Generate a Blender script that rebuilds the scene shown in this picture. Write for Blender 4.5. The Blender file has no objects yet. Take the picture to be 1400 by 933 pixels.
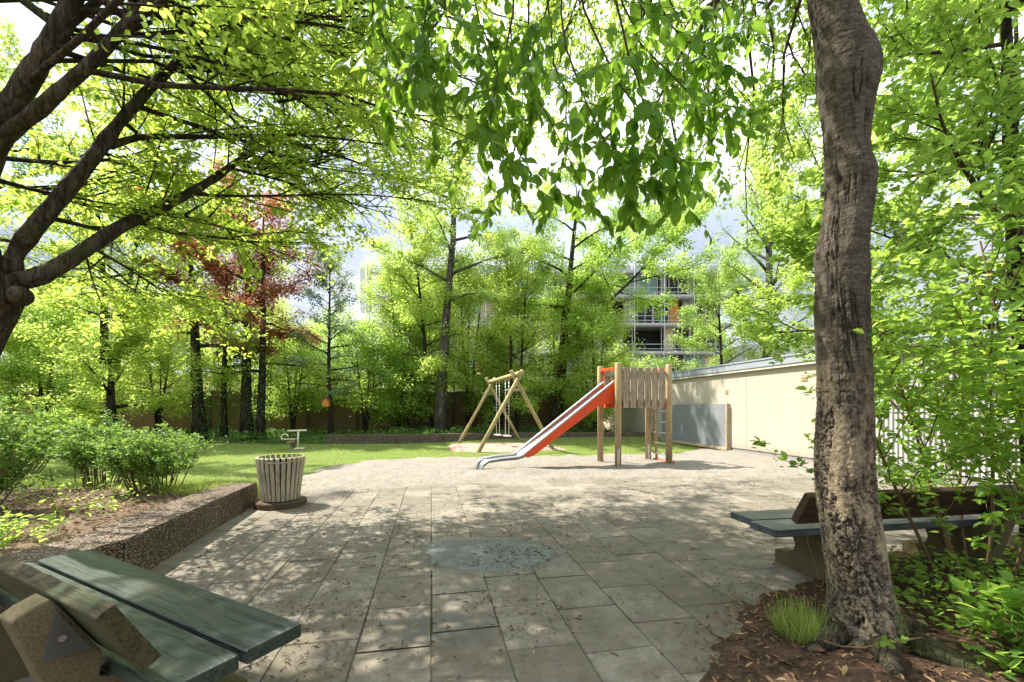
import bpy, bmesh, math, random
import numpy as np
from mathutils import Vector, Matrix

C = bpy.context.scene.collection
R = math.radians
# ------------------------------------------------------------------ camera, world, sun, exposure
F = 580.0                      # focal length in pixels of a 1400 px wide picture
CAMZ, HOR = 1.3, 558.0
cam_d = bpy.data.cameras.new('camera'); cam = bpy.data.objects.new('camera', cam_d); C.objects.link(cam)
cam.location = (0, 0, CAMZ); cam.rotation_euler = (R(90), 0, 0)
cam_d.sensor_width = 36; cam_d.lens = F / 1400 * 36; cam_d.shift_y = (HOR - 466.5) / 1400
cam_d.clip_start = 0.05; cam_d.clip_end = 2000
sc = bpy.context.scene; sc.camera = cam
SUN = Vector((-0.92, 0.40, 0)).normalized(); SUN_EL = R(54)
sunv = Vector((SUN.x * math.cos(SUN_EL), SUN.y * math.cos(SUN_EL), math.sin(SUN_EL)))
sl = bpy.data.lights.new('sun', 'SUN'); so = bpy.data.objects.new('sun', sl); C.objects.link(so)
sl.energy = 4.9; sl.angle = R(0.53); sl.color = (1.0, 0.94, 0.84)
so.rotation_euler = (-sunv).to_track_quat('-Z', 'Y').to_euler()
w = bpy.data.worlds.new('World'); sc.world = w; w.use_nodes = True
wt = w.node_tree; wt.nodes.clear()
wo = wt.nodes.new('ShaderNodeOutputWorld'); bg = wt.nodes.new('ShaderNodeBackground')
sky = wt.nodes.new('ShaderNodeTexSky'); sky.sky_type = 'NISHITA'; sky.sun_disc = False
sky.sun_elevation = SUN_EL; sky.sun_rotation = math.atan2(SUN.x, SUN.y); sky.altitude = 500
sky.air_density = 1.0; sky.dust_density = 0.6
tc = wt.nodes.new('ShaderNodeTexCoord'); mp = wt.nodes.new('ShaderNodeMapping'); mp.inputs['Scale'].default_value = (1, 1, 2.2)
mp.inputs['Location'].default_value = (0.35, 0.1, 0.0)
nz = wt.nodes.new('ShaderNodeTexNoise'); nz.inputs['Scale'].default_value = 2.4; nz.inputs['Detail'].default_value = 8; nz.inputs['Roughness'].default_value = 0.58
cr = wt.nodes.new('ShaderNodeValToRGB'); cr.color_ramp.elements[0].position = 0.34; cr.color_ramp.elements[1].position = 0.47
nz2 = wt.nodes.new('ShaderNodeTexNoise'); nz2.inputs['Scale'].default_value = 3.0; nz2.inputs['Detail'].default_value = 6
cr2 = wt.nodes.new('ShaderNodeValToRGB')
cr2.color_ramp.elements[0].position = 0.40; cr2.color_ramp.elements[0].color = (3.2, 3.7, 4.6, 1)
cr2.color_ramp.elements[1].position = 0.66; cr2.color_ramp.elements[1].color = (7.0, 7.1, 7.3, 1)
mix = wt.nodes.new('ShaderNodeMix'); mix.data_type = 'RGBA'
L = wt.links.new
L(tc.outputs['Generated'], mp.inputs['Vector']); L(mp.outputs['Vector'], nz.inputs['Vector']); L(mp.outputs['Vector'], nz2.inputs['Vector'])
sz = wt.nodes.new('ShaderNodeSeparateXYZ'); L(tc.outputs['Generated'], sz.inputs[0]); mr = wt.nodes.new('ShaderNodeMapRange')
mr.inputs['From Min'].default_value = 0.25; mr.inputs['From Max'].default_value = 0.75; mr.inputs['To Min'].default_value = 0.42; mr.inputs['To Max'].default_value = 1.3; L(sz.outputs['Z'], mr.inputs['Value'])
vm = wt.nodes.new('ShaderNodeVectorMath'); vm.operation = 'SCALE'; L(cr2.outputs['Color'], vm.inputs[0]); L(mr.outputs['Result'], vm.inputs['Scale'])
L(nz.outputs['Fac'], cr.inputs['Fac']); L(nz2.outputs['Fac'], cr2.inputs['Fac'])
L(cr.outputs['Color'], mix.inputs['Factor']); L(sky.outputs['Color'], mix.inputs['A']); L(vm.outputs[0], mix.inputs['B'])
L(mix.outputs['Result'], bg.inputs['Color']); bg.inputs['Strength'].default_value = 0.15
L(bg.outputs['Background'], wo.inputs['Surface'])
sc.view_settings.view_transform = 'Standard'; sc.view_settings.look = 'None'; sc.view_settings.gamma = 1
sc.view_settings.use_curve_mapping = False; sc.view_settings.exposure = 1.3
sc.render.engine = 'CYCLES'
cy = sc.cycles
cy.max_bounces = 7; cy.diffuse_bounces = 4; cy.glossy_bounces = 2; cy.transmission_bounces = 4; cy.transparent_max_bounces = 4
cy.use_denoising = True; cy.caustics_reflective = False; cy.caustics_refractive = False
cy.sample_clamp_indirect = 6

# ------------------------------------------------------------------ helpers
def P(px, py, Y): return np.array(((px - 700) / F * Y, Y, CAMZ - (py - HOR) / F * Y))
def G(px, py, z=0.0):
    Y = (CAMZ - z) * F / (py - HOR); return np.array(((px - 700) / F * Y, Y, z))
def tag(o, label=None, cat=None, group=None, kind=None):
    if label: o['label'] = label
    if cat: o['category'] = cat
    if group: o['group'] = group
    if kind: o['kind'] = kind
    return o
def empty(name, loc, rz=0, **k):
    o = bpy.data.objects.new(name, None); C.objects.link(o); o.location = loc; o.rotation_euler = (0, 0, rz); o.empty_display_size = 0.2
    tag(o, **k); return o
def mesh_obj(name, V, loops, starts, mat, parent=None, smooth=False, off=None):
    V = np.asarray(V, dtype=np.float32)
    if off is not None: V = V - np.asarray(off, dtype=np.float32)
    me = bpy.data.meshes.new(name)
    me.vertices.add(len(V)); me.vertices.foreach_set('co', V.ravel())
    me.loops.add(len(loops)); me.loops.foreach_set('vertex_index', np.asarray(loops, dtype=np.int32))
    me.polygons.add(len(starts)); me.polygons.foreach_set('loop_start', np.asarray(starts, dtype=np.int32))
    me.update(calc_edges=True)
    me.polygons.foreach_set('use_smooth', np.full(len(starts), bool(smooth)))
    me.materials.append(mat)
    o = bpy.data.objects.new(name, me); C.objects.link(o)
    if parent is not None: o.parent = parent
    return o
class MB:
    def __init__(s): s.V = []; s.L = []; s.S = []; s.n = 0; s.nl = 0
    def add(s, V, Fs):
        V = np.asarray(V, dtype=float)
        for f in Fs:
            s.S.append(s.nl); s.L.extend([i + s.n for i in f]); s.nl += len(f)
        s.V.append(V); s.n += len(V)
    def box(s, c, size, rz=0, rot=None):
        x, y, z = [a / 2 for a in size]
        V = np.array([(-x, -y, -z), (x, -y, -z), (x, y, -z), (-x, y, -z), (-x, -y, z), (x, -y, z), (x, y, z), (-x, y, z)])
        if rot is not None: V = V @ np.array(rot).T
        if rz: V = V @ np.array([(math.cos(rz), math.sin(rz), 0), (-math.sin(rz), math.cos(rz), 0), (0, 0, 1)])
        s.add(V + np.array(c), [(0, 3, 2, 1), (4, 5, 6, 7), (0, 1, 5, 4), (1, 2, 6, 5), (2, 3, 7, 6), (3, 0, 4, 7)])
    def tube(s, pts, radii, seg=8, cap=True):
        pts = np.asarray(pts, dtype=float); n = len(pts); radii = np.broadcast_to(radii, (n,))
        T = np.gradient(pts, axis=0); T /= np.linalg.norm(T, axis=1)[:, None] + 1e-9
        ref = np.array((0, 0, 1.0)) if abs(T[0][2]) < 0.9 else np.array((1.0, 0, 0))
        A = np.cross(T, ref); A /= np.linalg.norm(A, axis=1)[:, None] + 1e-9
        for i in range(1, n):   # keep frames continuous
            a = A[i - 1] - T[i] * np.dot(A[i - 1], T[i]); A[i] = a / (np.linalg.norm(a) + 1e-9)
        B = np.cross(T, A); th = np.arange(seg) / seg * 2 * math.pi
        V = pts[:, None, :] + radii[:, None, None] * (np.cos(th)[None, :, None] * A[:, None, :] + np.sin(th)[None, :, None] * B[:, None, :])
        Fs = []
        for i in range(n - 1):
            for j in range(seg):
                k = (j + 1) % seg; Fs.append((i * seg + j, i * seg + k, (i + 1) * seg + k, (i + 1) * seg + j))
        if cap: Fs.append(tuple(range(seg - 1, -1, -1))); Fs.append(tuple((n - 1) * seg + j for j in range(seg)))
        s.add(V.reshape(-1, 3), Fs)
    def cyl(s, p0, p1, r0, r1=None, seg=16): s.tube([p0, p1], [r0, r0 if r1 is None else r1], seg)
    def prism(s, poly, axis_vec, org=(0, 0, 0), ex=(1, 0, 0), ey=(0, 0, 1)):
        """poly (u,v) spanned on ex,ey at org, extruded by axis_vec"""
        poly = np.asarray(poly, float); o = np.array(org, float); av = np.array(axis_vec, float)
        A = o + poly[:, :1] * np.array(ex, float) + poly[:, 1:] * np.array(ey, float); n = len(poly)
        s.add(np.vstack([A, A + av]), [tuple(range(n)), tuple(range(2 * n - 1, n - 1, -1))] + [(i, n + i, n + (i + 1) % n, (i + 1) % n) for i in range(n)])
    def build(s, name, mat, parent=None, smooth=False, off=None, bevel=0):
        o = mesh_obj(name, np.vstack(s.V), s.L, s.S, mat, parent, smooth, off)
        bm = bmesh.new(); bm.from_mesh(o.data); bmesh.ops.recalc_face_normals(bm, faces=bm.faces); bm.to_mesh(o.data); bm.free()
        if bevel:
            m = o.modifiers.new('bevel', 'BEVEL'); m.width = bevel; m.segments = 2; m.limit_method = 'ANGLE'; m.angle_limit = R(40)
        return o
def h3(ix, iy, iz, seed):
    n = (ix.astype(np.int64) * 374761393 + iy.astype(np.int64) * 668265263 + iz.astype(np.int64) * 2147483647 + seed * 144665) & 0xffffffff
    n = ((n ^ (n >> 13)) * 1274126177) & 0xffffffff; n = (n ^ (n >> 16)) & 0xffffffff
    return n / 4294967295.0
def vnoise(x, y, z, seed=0):
    x, y, z = np.broadcast_arrays(np.asarray(x, float), np.asarray(y, float), np.asarray(z, float))
    ix, iy, iz = np.floor(x), np.floor(y), np.floor(z); fx, fy, fz = x - ix, y - iy, z - iz
    fx, fy, fz = [t * t * (3 - 2 * t) for t in (fx, fy, fz)]; r = 0
    for a in (0, 1):
        for b in (0, 1):
            for c in (0, 1):
                wgt = (fx if a else 1 - fx) * (fy if b else 1 - fy) * (fz if c else 1 - fz)
                r = r + wgt * h3(ix + a, iy + b, iz + c, seed)
    return r
def fbm(x, y, z=0.0, seed=0, oct=4):
    r = 0; a = 0.5; f = 1.0
    for k in range(oct): r = r + a * vnoise(np.asarray(x) * f, np.asarray(y) * f, np.asarray(z) * f + 7.3 * k, seed + k); a *= 0.5; f *= 2
    return r
def sdf(px, py, poly):
    """positive inside"""
    poly = np.asarray(poly, float); d = np.full(px.shape, 1e9); ins = np.zeros(px.shape, bool); n = len(poly)
    for i in range(n):
        a = poly[i]; b = poly[(i + 1) % n]; e = b - a
        t = np.clip(((px - a[0]) * e[0] + (py - a[1]) * e[1]) / (e @ e), 0, 1)
        d = np.minimum(d, np.hypot(px - a[0] - t * e[0], py - a[1] - t * e[1]))
        c = (a[1] > py) != (b[1] > py)
        with np.errstate(divide='ignore', invalid='ignore'):
            xx = (b[0] - a[0]) * (py - a[1]) / (b[1] - a[1]) + a[0]
        ins ^= c & (px < xx)
    return np.where(ins, d, -d)
def smooth(e0, e1, x): t = np.clip((x - e0) / (e1 - e0), 0, 1); return t * t * (3 - 2 * t)
def grid_obj(name, xs, ys, zf, mat, keep=None, **k):
    X, Y = np.meshgrid(xs, ys); Z = zf(X, Y); V = np.stack([X, Y, Z], -1).reshape(-1, 3)
    nx, ny = len(xs), len(ys); i = np.arange(nx - 1); j = np.arange(ny - 1); I, J = np.meshgrid(i, j)
    a = (J * nx + I).ravel(); Q = np.stack([a, a + 1, a + nx + 1, a + nx], 1)
    if keep is not None:
        kp = keep(X, Y).ravel(); Q = Q[kp[Q].any(axis=1)]
        used = np.unique(Q); m = np.full(len(V), -1); m[used] = np.arange(len(used)); V = V[used]; Q = m[Q]
    o = mesh_obj(name, V, Q.ravel(), np.arange(len(Q)) * 4, mat, None, True)
    return tag(o, **k)

# ------------------------------------------------------------------ materials
class N:
    def __init__(s, name):
        s.m = bpy.data.materials.new(name); s.m.use_nodes = True; s.t = s.m.node_tree; s.t.nodes.clear()
        s.out = s.t.nodes.new('ShaderNodeOutputMaterial')
    def n(s, typ, ins=None, **props):
        nd = s.t.nodes.new('ShaderNode' + typ)
        for k, v in props.items(): setattr(nd, k, v)
        for k, v in (ins or {}).items():
            if hasattr(v, 'links') or isinstance(v, bpy.types.NodeSocket): s.t.links.new(v, nd.inputs[k])
            else: nd.inputs[k].default_value = v
        return nd
    def coord(s, kind='Object', scale=(1, 1, 1), rot=(0, 0, 0)):
        c = s.n('TexCoord'); return s.n('Mapping', {'Vector': c.outputs[kind], 'Scale': scale, 'Rotation': rot}).outputs['Vector']
    def noise(s, vec, scale, detail=5, rough=0.6, dist=0):
        return s.n('TexNoise', {'Vector': vec, 'Scale': scale, 'Detail': detail, 'Roughness': rough, 'Distortion': dist}).outputs['Fac']
    def vor(s, vec, scale, feature='F1', out='Distance', **k):
        return s.n('TexVoronoi', {'Vector': vec, 'Scale': scale, **k}, feature=feature).outputs[out]
    def ramp(s, fac, stops):
        nd = s.n('ValToRGB', {'Fac': fac}); e = nd.color_ramp.elements
        while len(e) < len(stops): e.new(0.5)
        for el, (p, c) in zip(e, stops):
            el.position = p; el.color = (*c, 1) if hasattr(c, '__len__') else (c, c, c, 1)
        return nd.outputs['Color']
    def mix(s, f, a, b, bt='MIX'):
        def c(v): return (*v, 1) if hasattr(v, '__len__') and len(v) == 3 else v
        nd = s.n('Mix', None, data_type='RGBA', blend_type=bt)
        for k, v in (('Factor', f), ('A', c(a)), ('B', c(b))):
            if isinstance(v, bpy.types.NodeSocket): s.t.links.new(v, nd.inputs[k])
            else: nd.inputs[k].default_value = v
        return nd.outputs['Result']
    def math(s, op, a, b=0.0, c=0.0):
        return s.n('Math', {0: a, 1: b, 2: c}, operation=op).outputs[0]
    def bump(s, h, strength=0.5, dist=0.02, nrm=None):
        i = {'Height': h, 'Strength': strength, 'Distance': dist}
        if nrm is not None: i['Normal'] = nrm
        return s.n('Bump', i).outputs['Normal']
    def pbr(s, col, rough=0.8, nrm=None, spec=0.3, metal=0.0, **k):
        i = {'Base Color': (*col, 1) if isinstance(col, tuple) and len(col) == 3 else col, 'Roughness': rough, 'Specular IOR Level': spec, 'Metallic': metal, **k}
        if nrm is not None: i['Normal'] = nrm
        b = s.n('BsdfPrincipled', i); s.t.links.new(b.outputs[0], s.out.inputs['Surface']); return s.m

def leaf_mat(name, dark, light, trans, tmix=0.5, rough=0.45, pale=None, spec=0.25):
    s = N(name); g = s.n('NewGeometry'); rnd = g.outputs['Random Per Island']
    pos = s.coord('Object'); cl = s.noise(pos, 0.9, 2)
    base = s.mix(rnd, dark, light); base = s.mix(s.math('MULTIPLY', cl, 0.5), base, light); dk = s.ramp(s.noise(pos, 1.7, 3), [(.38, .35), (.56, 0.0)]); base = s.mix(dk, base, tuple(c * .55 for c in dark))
    if pale: base = s.mix(s.math('GREATER_THAN', rnd, 0.93), base, pale)
    tr = s.mix(rnd, trans, tuple(min(1, c * 1.35) for c in trans))
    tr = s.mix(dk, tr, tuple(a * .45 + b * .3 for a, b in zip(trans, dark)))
    if pale: tr = s.mix(s.math('GREATER_THAN', rnd, 0.93), tr, pale)
    d = s.n('BsdfPrincipled', {'Base Color': base, 'Roughness': rough, 'Specular IOR Level': spec})
    t = s.n('BsdfTranslucent', {'Color': tr})
    m = s.n('MixShader', {0: tmix, 1: d.outputs[0], 2: t.outputs[0]})
    s.t.links.new(m.outputs[0], s.out.inputs['Surface']); return s.m
def ridge(s, vec, scale, wdt=0.06, detail=4, dist=0.4):
    """thin dark crack lines where a noise crosses its middle value: 1 in the crack"""
    a = s.math('ABSOLUTE', s.math('SUBTRACT', s.noise(vec, scale, detail, 0.55, dist), 0.5)); return s.ramp(a, [(0.0, 1.0), (wdt, 0.0)])
def bark_mat(name, dark, light, scale=1.0, moss=0.0, mosscol=(0.055, 0.07, 0.02)):
    s = N(name); v = s.coord('Object', (1, 1, 0.22)); o = s.coord('Object')
    c1 = ridge(s, v, 16 * scale, 0.07); c2 = ridge(s, v, 38 * scale, 0.08)
    n1 = s.noise(v, 9 * scale, 8, 0.7, 0.6); n2 = s.noise(o, 2.2, 4); n3 = s.noise(o, 50, 4, .7)
    col = s.mix(s.ramp(n1, [(0.32, 0.0), (0.68, 1.0)]), dark, light); col = s.mix(s.math('MULTIPLY', n3, .5), col, tuple(c * .4 for c in dark))
    col = s.mix(s.math('MULTIPLY', s.math('MAXIMUM', c1, s.math('MULTIPLY', c2, .6)), .8), col, tuple(c * 0.35 for c in dark))
    if moss:
        mk = s.ramp(s.math('ADD', s.math('MULTIPLY', n2, .8), s.math('MULTIPLY', n3, 0.3)), [(0.66 - 0.2 * moss, 0.0), (0.80 - 0.2 * moss, 1.0)])
        col = s.mix(s.math('MULTIPLY', mk, .7), col, mosscol)
    h = s.math('SUBTRACT', s.math('ADD', n1, s.math('MULTIPLY', n3, .3)), s.math('MULTIPLY', c1, .5))
    return s.pbr(col, 0.95, s.bump(h, 0.9, 0.02), 0.1)
def wood_mat(name, a, b, gap=(0.03, 0.025, 0.02), stain=None, axis=0, rough=0.75, knots=True):
    s = N(name); sc_ = [14, 14, 14]; sc_[axis] = 0.7; v = s.coord('Object', tuple(sc_))
    gr = s.noise(v, 2.2, 9, 0.7, 0.5); fine = s.noise(v, 11, 5, 0.7)
    col = s.mix(s.ramp(gr, [(0.3, 0.0), (0.7, 1.0)]), a, b)
    col = s.mix(s.ramp(fine, [(0.34, 1.0), (0.47, 0.0)]), col, gap)
    ck = [4.5] * 3; ck[axis] = 0.25; crk = ridge(s, s.coord('Object', tuple(ck)), 4, .025, 5, .3); col = s.mix(s.math('MULTIPLY', crk, .8), col, tuple(c * .5 for c in gap))
    p = s.coord('Object')
    if stain: col = s.mix(s.ramp(s.noise(p, 5, 5, 0.65), [(0.5, 0.0), (0.66, 0.8)]), col, stain)
    if knots:
        kv = s.coord('Object', tuple(3.0 if i != axis else 1.6 for i in range(3)))
        col = s.mix(s.ramp(s.vor(kv, 2.4), [(0.05, 0.85), (0.12, 0.0)]), col, gap)
    return s.pbr(col, rough, s.bump(s.math('SUBTRACT', s.math('ADD', gr, s.math('MULTIPLY', fine, 0.5)), s.math('MULTIPLY', crk, .6)), 0.4, 0.005), 0.3)
def metal_mat(name, col, rough=0.35, metal=1.0):
    s = N(name); n = s.noise(s.coord('Object'), 30, 5, 0.7)
    return s.pbr(s.mix(s.ramp(n, [(0.3, 0.0), (0.7, 1.0)]), tuple(c * 0.8 for c in col), col), rough, s.bump(n, 0.08, 0.002), 0.5, metal)
def paint_mat(name, col, rough=0.45, dirt=0.25, dirtc=(0.12, 0.1, 0.08), sc_=4):
    s = N(name); n = s.noise(s.coord('Object'), sc_, 7, 0.7)
    return s.pbr(s.mix(s.math('MULTIPLY', s.ramp(n, [(0.5, 0.0), (0.75, 1.0)]), dirt), col, dirtc), rough, None, 0.4)
def stone_mat(name, cols, peb=70, moss=0.3, bumpd=0.012):
    s = N(name); p = s.coord('Object')
    cell = s.vor(p, peb, 'F1', 'Color'); dist = s.vor(p, peb, 'F1', 'Distance')
    sep = s.n('SeparateColor', {'Color': cell}).outputs[0]
    col = s.ramp(sep, [(i / (len(cols) - 1), c) for i, c in enumerate(cols)])
    col = s.mix(s.ramp(dist, [(0.30, 0.0), (0.62, 1.0)]), col, tuple(c * 0.5 for c in cols[0]))
    big = s.noise(p, 1.6, 5, 0.65)
    col = s.mix(s.math('MULTIPLY', s.ramp(big, [(0.35, 0.0), (0.7, 1.0)]), 0.6), col, (0.5, 0.45, 0.38), 'MULTIPLY')
    if moss: col = s.mix(s.math('MULTIPLY', s.ramp(s.noise(p, 5, 6, 0.7), [(0.5, 0.0), (0.7, 1.0)]), moss), col, (0.07, 0.085, 0.03))
    return s.pbr(col, 0.9, s.bump(s.math('SUBTRACT', 1.0, dist), 0.8, bumpd), 0.25)

M = {}
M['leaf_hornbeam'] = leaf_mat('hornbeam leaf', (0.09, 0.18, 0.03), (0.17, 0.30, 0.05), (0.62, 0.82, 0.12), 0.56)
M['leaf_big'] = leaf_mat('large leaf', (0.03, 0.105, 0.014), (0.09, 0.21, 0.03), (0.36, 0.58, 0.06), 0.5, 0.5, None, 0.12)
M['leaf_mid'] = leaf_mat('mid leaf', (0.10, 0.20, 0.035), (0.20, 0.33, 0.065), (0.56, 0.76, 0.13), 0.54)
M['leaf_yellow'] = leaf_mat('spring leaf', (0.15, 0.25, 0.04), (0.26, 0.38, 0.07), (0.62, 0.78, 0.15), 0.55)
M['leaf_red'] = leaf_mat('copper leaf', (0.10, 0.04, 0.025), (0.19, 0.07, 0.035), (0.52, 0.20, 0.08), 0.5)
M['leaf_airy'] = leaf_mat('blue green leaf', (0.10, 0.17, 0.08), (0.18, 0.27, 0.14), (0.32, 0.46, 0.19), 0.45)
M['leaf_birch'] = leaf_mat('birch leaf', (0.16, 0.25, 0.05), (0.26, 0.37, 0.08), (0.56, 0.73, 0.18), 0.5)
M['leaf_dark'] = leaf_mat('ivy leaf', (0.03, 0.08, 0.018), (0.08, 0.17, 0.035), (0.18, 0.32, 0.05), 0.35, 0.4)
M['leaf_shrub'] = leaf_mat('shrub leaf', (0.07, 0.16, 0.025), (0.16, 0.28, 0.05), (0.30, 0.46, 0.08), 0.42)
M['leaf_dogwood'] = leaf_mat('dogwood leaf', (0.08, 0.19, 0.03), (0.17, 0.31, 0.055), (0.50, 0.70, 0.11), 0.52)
M['grass_blade'] = leaf_mat('grass blade', (0.16, 0.23, 0.05), (0.34, 0.41, 0.11), (0.46, 0.56, 0.12), 0.4, 0.5)
M['litter'] = leaf_mat('brown leaf', (0.07, 0.04, 0.022), (0.30, 0.17, 0.09), (0.12, 0.06, 0.03), 0.1, 0.8, (0.36, 0.25, 0.12))
M['debris'] = leaf_mat('debris', (0.04, 0.022, 0.012), (0.11, 0.06, 0.03), (0.05, 0.03, 0.02), 0.05, 0.8, (0.42, 0.36, 0.16))
M['bark_dark'] = bark_mat('dark bark', (0.03, 0.024, 0.017), (0.17, 0.14, 0.095), 1.0, 0.55)
M['bark_back'] = bark_mat('grey bark', (0.02, 0.016, 0.012), (0.13, 0.11, 0.08), 0.8, 0.35)
M['bark_pale'] = bark_mat('pale bark', (0.05, 0.045, 0.035), (0.30, 0.29, 0.24), 0.8, 0.2)
M['twig'] = paint_mat('twig', (0.075, 0.05, 0.03), 0.8, 0.4, (0.03, 0.02, 0.015), 9)
M['twig_warm'] = paint_mat('brown stem', (0.16, 0.10, 0.05), 0.8, 0.5, (0.06, 0.035, 0.02), 9)

# ------------------------------------------------------------------ foliage machinery
T_QUAD = (np.array([(0, 0, 0), (.45, .5, .06), (1, 0, -.05), (.45, -.5, .06)], float), [(0, 1, 2, 3)])
T_MID = (np.array([(0, 0, 0), (.28, .44, .07), (.68, .36, .05), (1, 0, -.08), (.68, -.36, .05), (.28, -.44, .07)], float), [(0, 1, 2, 3), (0, 3, 4, 5)])
T_FINE = (np.array([(0, 0, 0), (.12, .0, .0), (.35, 0, .01), (.65, 0, 0), (1, 0, -.12), (.2, .34, .05), (.45, .5, .08), (.72, .36, .05), (.9, .13, -.03),
                    (.2, -.34, .05), (.45, -.5, .08), (.72, -.36, .05), (.9, -.13, -.03)], float),
          [(0, 1, 5), (1, 2, 6, 5), (2, 3, 7, 6), (3, 4, 8, 7), (0, 9, 1), (1, 9, 10, 2), (2, 10, 11, 3), (3, 11, 12, 4)])
T_BLADE = (np.array([(0, -.5, 0), (0, .5, 0), (.55, .3, .05), (1, 0, -.18), (.55, -.3, .05)], float), [(0, 1, 2, 4), (4, 2, 3)])
def unit(a): return a / (np.linalg.norm(a, axis=-1, keepdims=True) + 1e-9)
def leaves(name, P0, A, Nn, Ls, ratio, mat, tmpl=T_QUAD, parent=None, off=None, smooth=False):
    A = unit(A); Nn = unit(Nn - A * (A * Nn).sum(1, keepdims=True)); S = np.cross(A, Nn)
    T, Fs = tmpl; k = len(T); n = len(P0); Ls = np.broadcast_to(Ls, (n,))
    V = P0[:, None, :] + Ls[:, None, None] * (T[None, :, 0:1] * A[:, None, :] + T[None, :, 1:2] * ratio * S[:, None, :] + T[None, :, 2:3] * Nn[:, None, :])
    fl = np.concatenate([np.array(f) for f in Fs]); ln = np.array([len(f) for f in Fs]); st = np.concatenate([[0], np.cumsum(ln)[:-1]])
    loops = (np.arange(n)[:, None] * k + fl[None, :]).ravel(); starts = (np.arange(n)[:, None] * len(fl) + st[None, :]).ravel()
    return mesh_obj(name, V.reshape(-1, 3), loops, starts, mat, parent, smooth, off)
def curve(rng, p, d, length, n=5, wob=0.15, grav=0.0):
    pts = [np.array(p, float)]; d = np.array(d, float); d /= np.linalg.norm(d); st = length / n
    for i in range(n):
        d = d + rng.normal(0, wob, 3) + np.array((0, 0, grav)); d /= np.linalg.norm(d); pts.append(pts[-1] + d * st)
    return np.array(pts)
def at(pts, t):
    x = t * (len(pts) - 1); i = min(int(x), len(pts) - 2); f = x - i
    return pts[i] * (1 - f) + pts[i + 1] * f, unit(pts[i + 1] - pts[i])
def side(rng, tan, ang, flat=0.5, up=0.0):
    r = rng.normal(0, 1, 3); r[2] *= (1 - flat); r = r - tan * np.dot(r, tan); r /= np.linalg.norm(r) + 1e-9
    d = tan * math.cos(ang) + r * math.sin(ang); d[2] += up; return d / np.linalg.norm(d)
def branchlets(rng, parents, n, length, r, ang=0.9, flat=0.5, t0=0.25, wob=0.12, grav=0.0, up=0.0, taper=0.5):
    """n children on every parent (pts, r0, r1)"""
    out = []
    for pts, r0, r1 in parents:
        k = n if isinstance(n, int) else max(1, int(n * 1.0)); 
        for i in range(k):
            t = t0 + (1 - t0) * (i + rng.random()) / k; p, tan = at(pts, min(t, 0.999))
            ln = length * (0.6 + 0.7 * rng.random()) * (1 - taper * t)
            c = curve(rng, p, side(rng, tan, ang * (0.7 + 0.5 * rng.random()), flat, up), ln, 4, wob, grav)
            rr = min(r, (r0 + (r1 - r0) * t) * 0.8); out.append((c, rr, rr * 0.35))
    return out
def leaf_on(rng, tws, n, spread, droop=0.25, up=1.0, jit=0.45):
    """n leaves along the given twigs: base points, axes, normals"""
    lens = np.array([np.linalg.norm(t[0][-1] - t[0][0]) for t in tws]) + 0.02
    idx = rng.choice(len(tws), n, p=lens / lens.sum()); t = rng.random(n) ** 0.75
    mx = max(len(tt[0]) for tt in tws); K = np.array([np.vstack([tt[0]] + [tt[0][-1:]] * (mx - len(tt[0]))) for tt in tws]); ln = np.array([len(tt[0]) - 1 for tt in tws])
    x = t * ln[idx] * 0.9999; i = x.astype(int); f = (x - i)[:, None]
    a = K[idx, i]; b = K[idx, i + 1]; p = a * (1 - f) + b * f; tan = unit(b - a)
    rd = rng.normal(0, 1, (n, 3)); p = p + rd * spread
    ax = tan * 0.5 + unit(rng.normal(0, 1, (n, 3)) * np.array((1, 1, 0.4))) ; ax[:, 2] -= droop
    nm = rng.normal(0, jit, (n, 3)); nm[:, 2] += up
    return p, ax, nm
def put_wood(name, groups, mat, parent, off, segs=(8, 5, 3)):
    mb = MB()
    for g, sg in zip(groups, segs):
        for pts, r0, r1 in g:
            mb.tube(pts, np.linspace(r0, r1, len(pts)), sg, cap=sg > 3)
    return mb.build(name, mat, parent, True, off)
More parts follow.
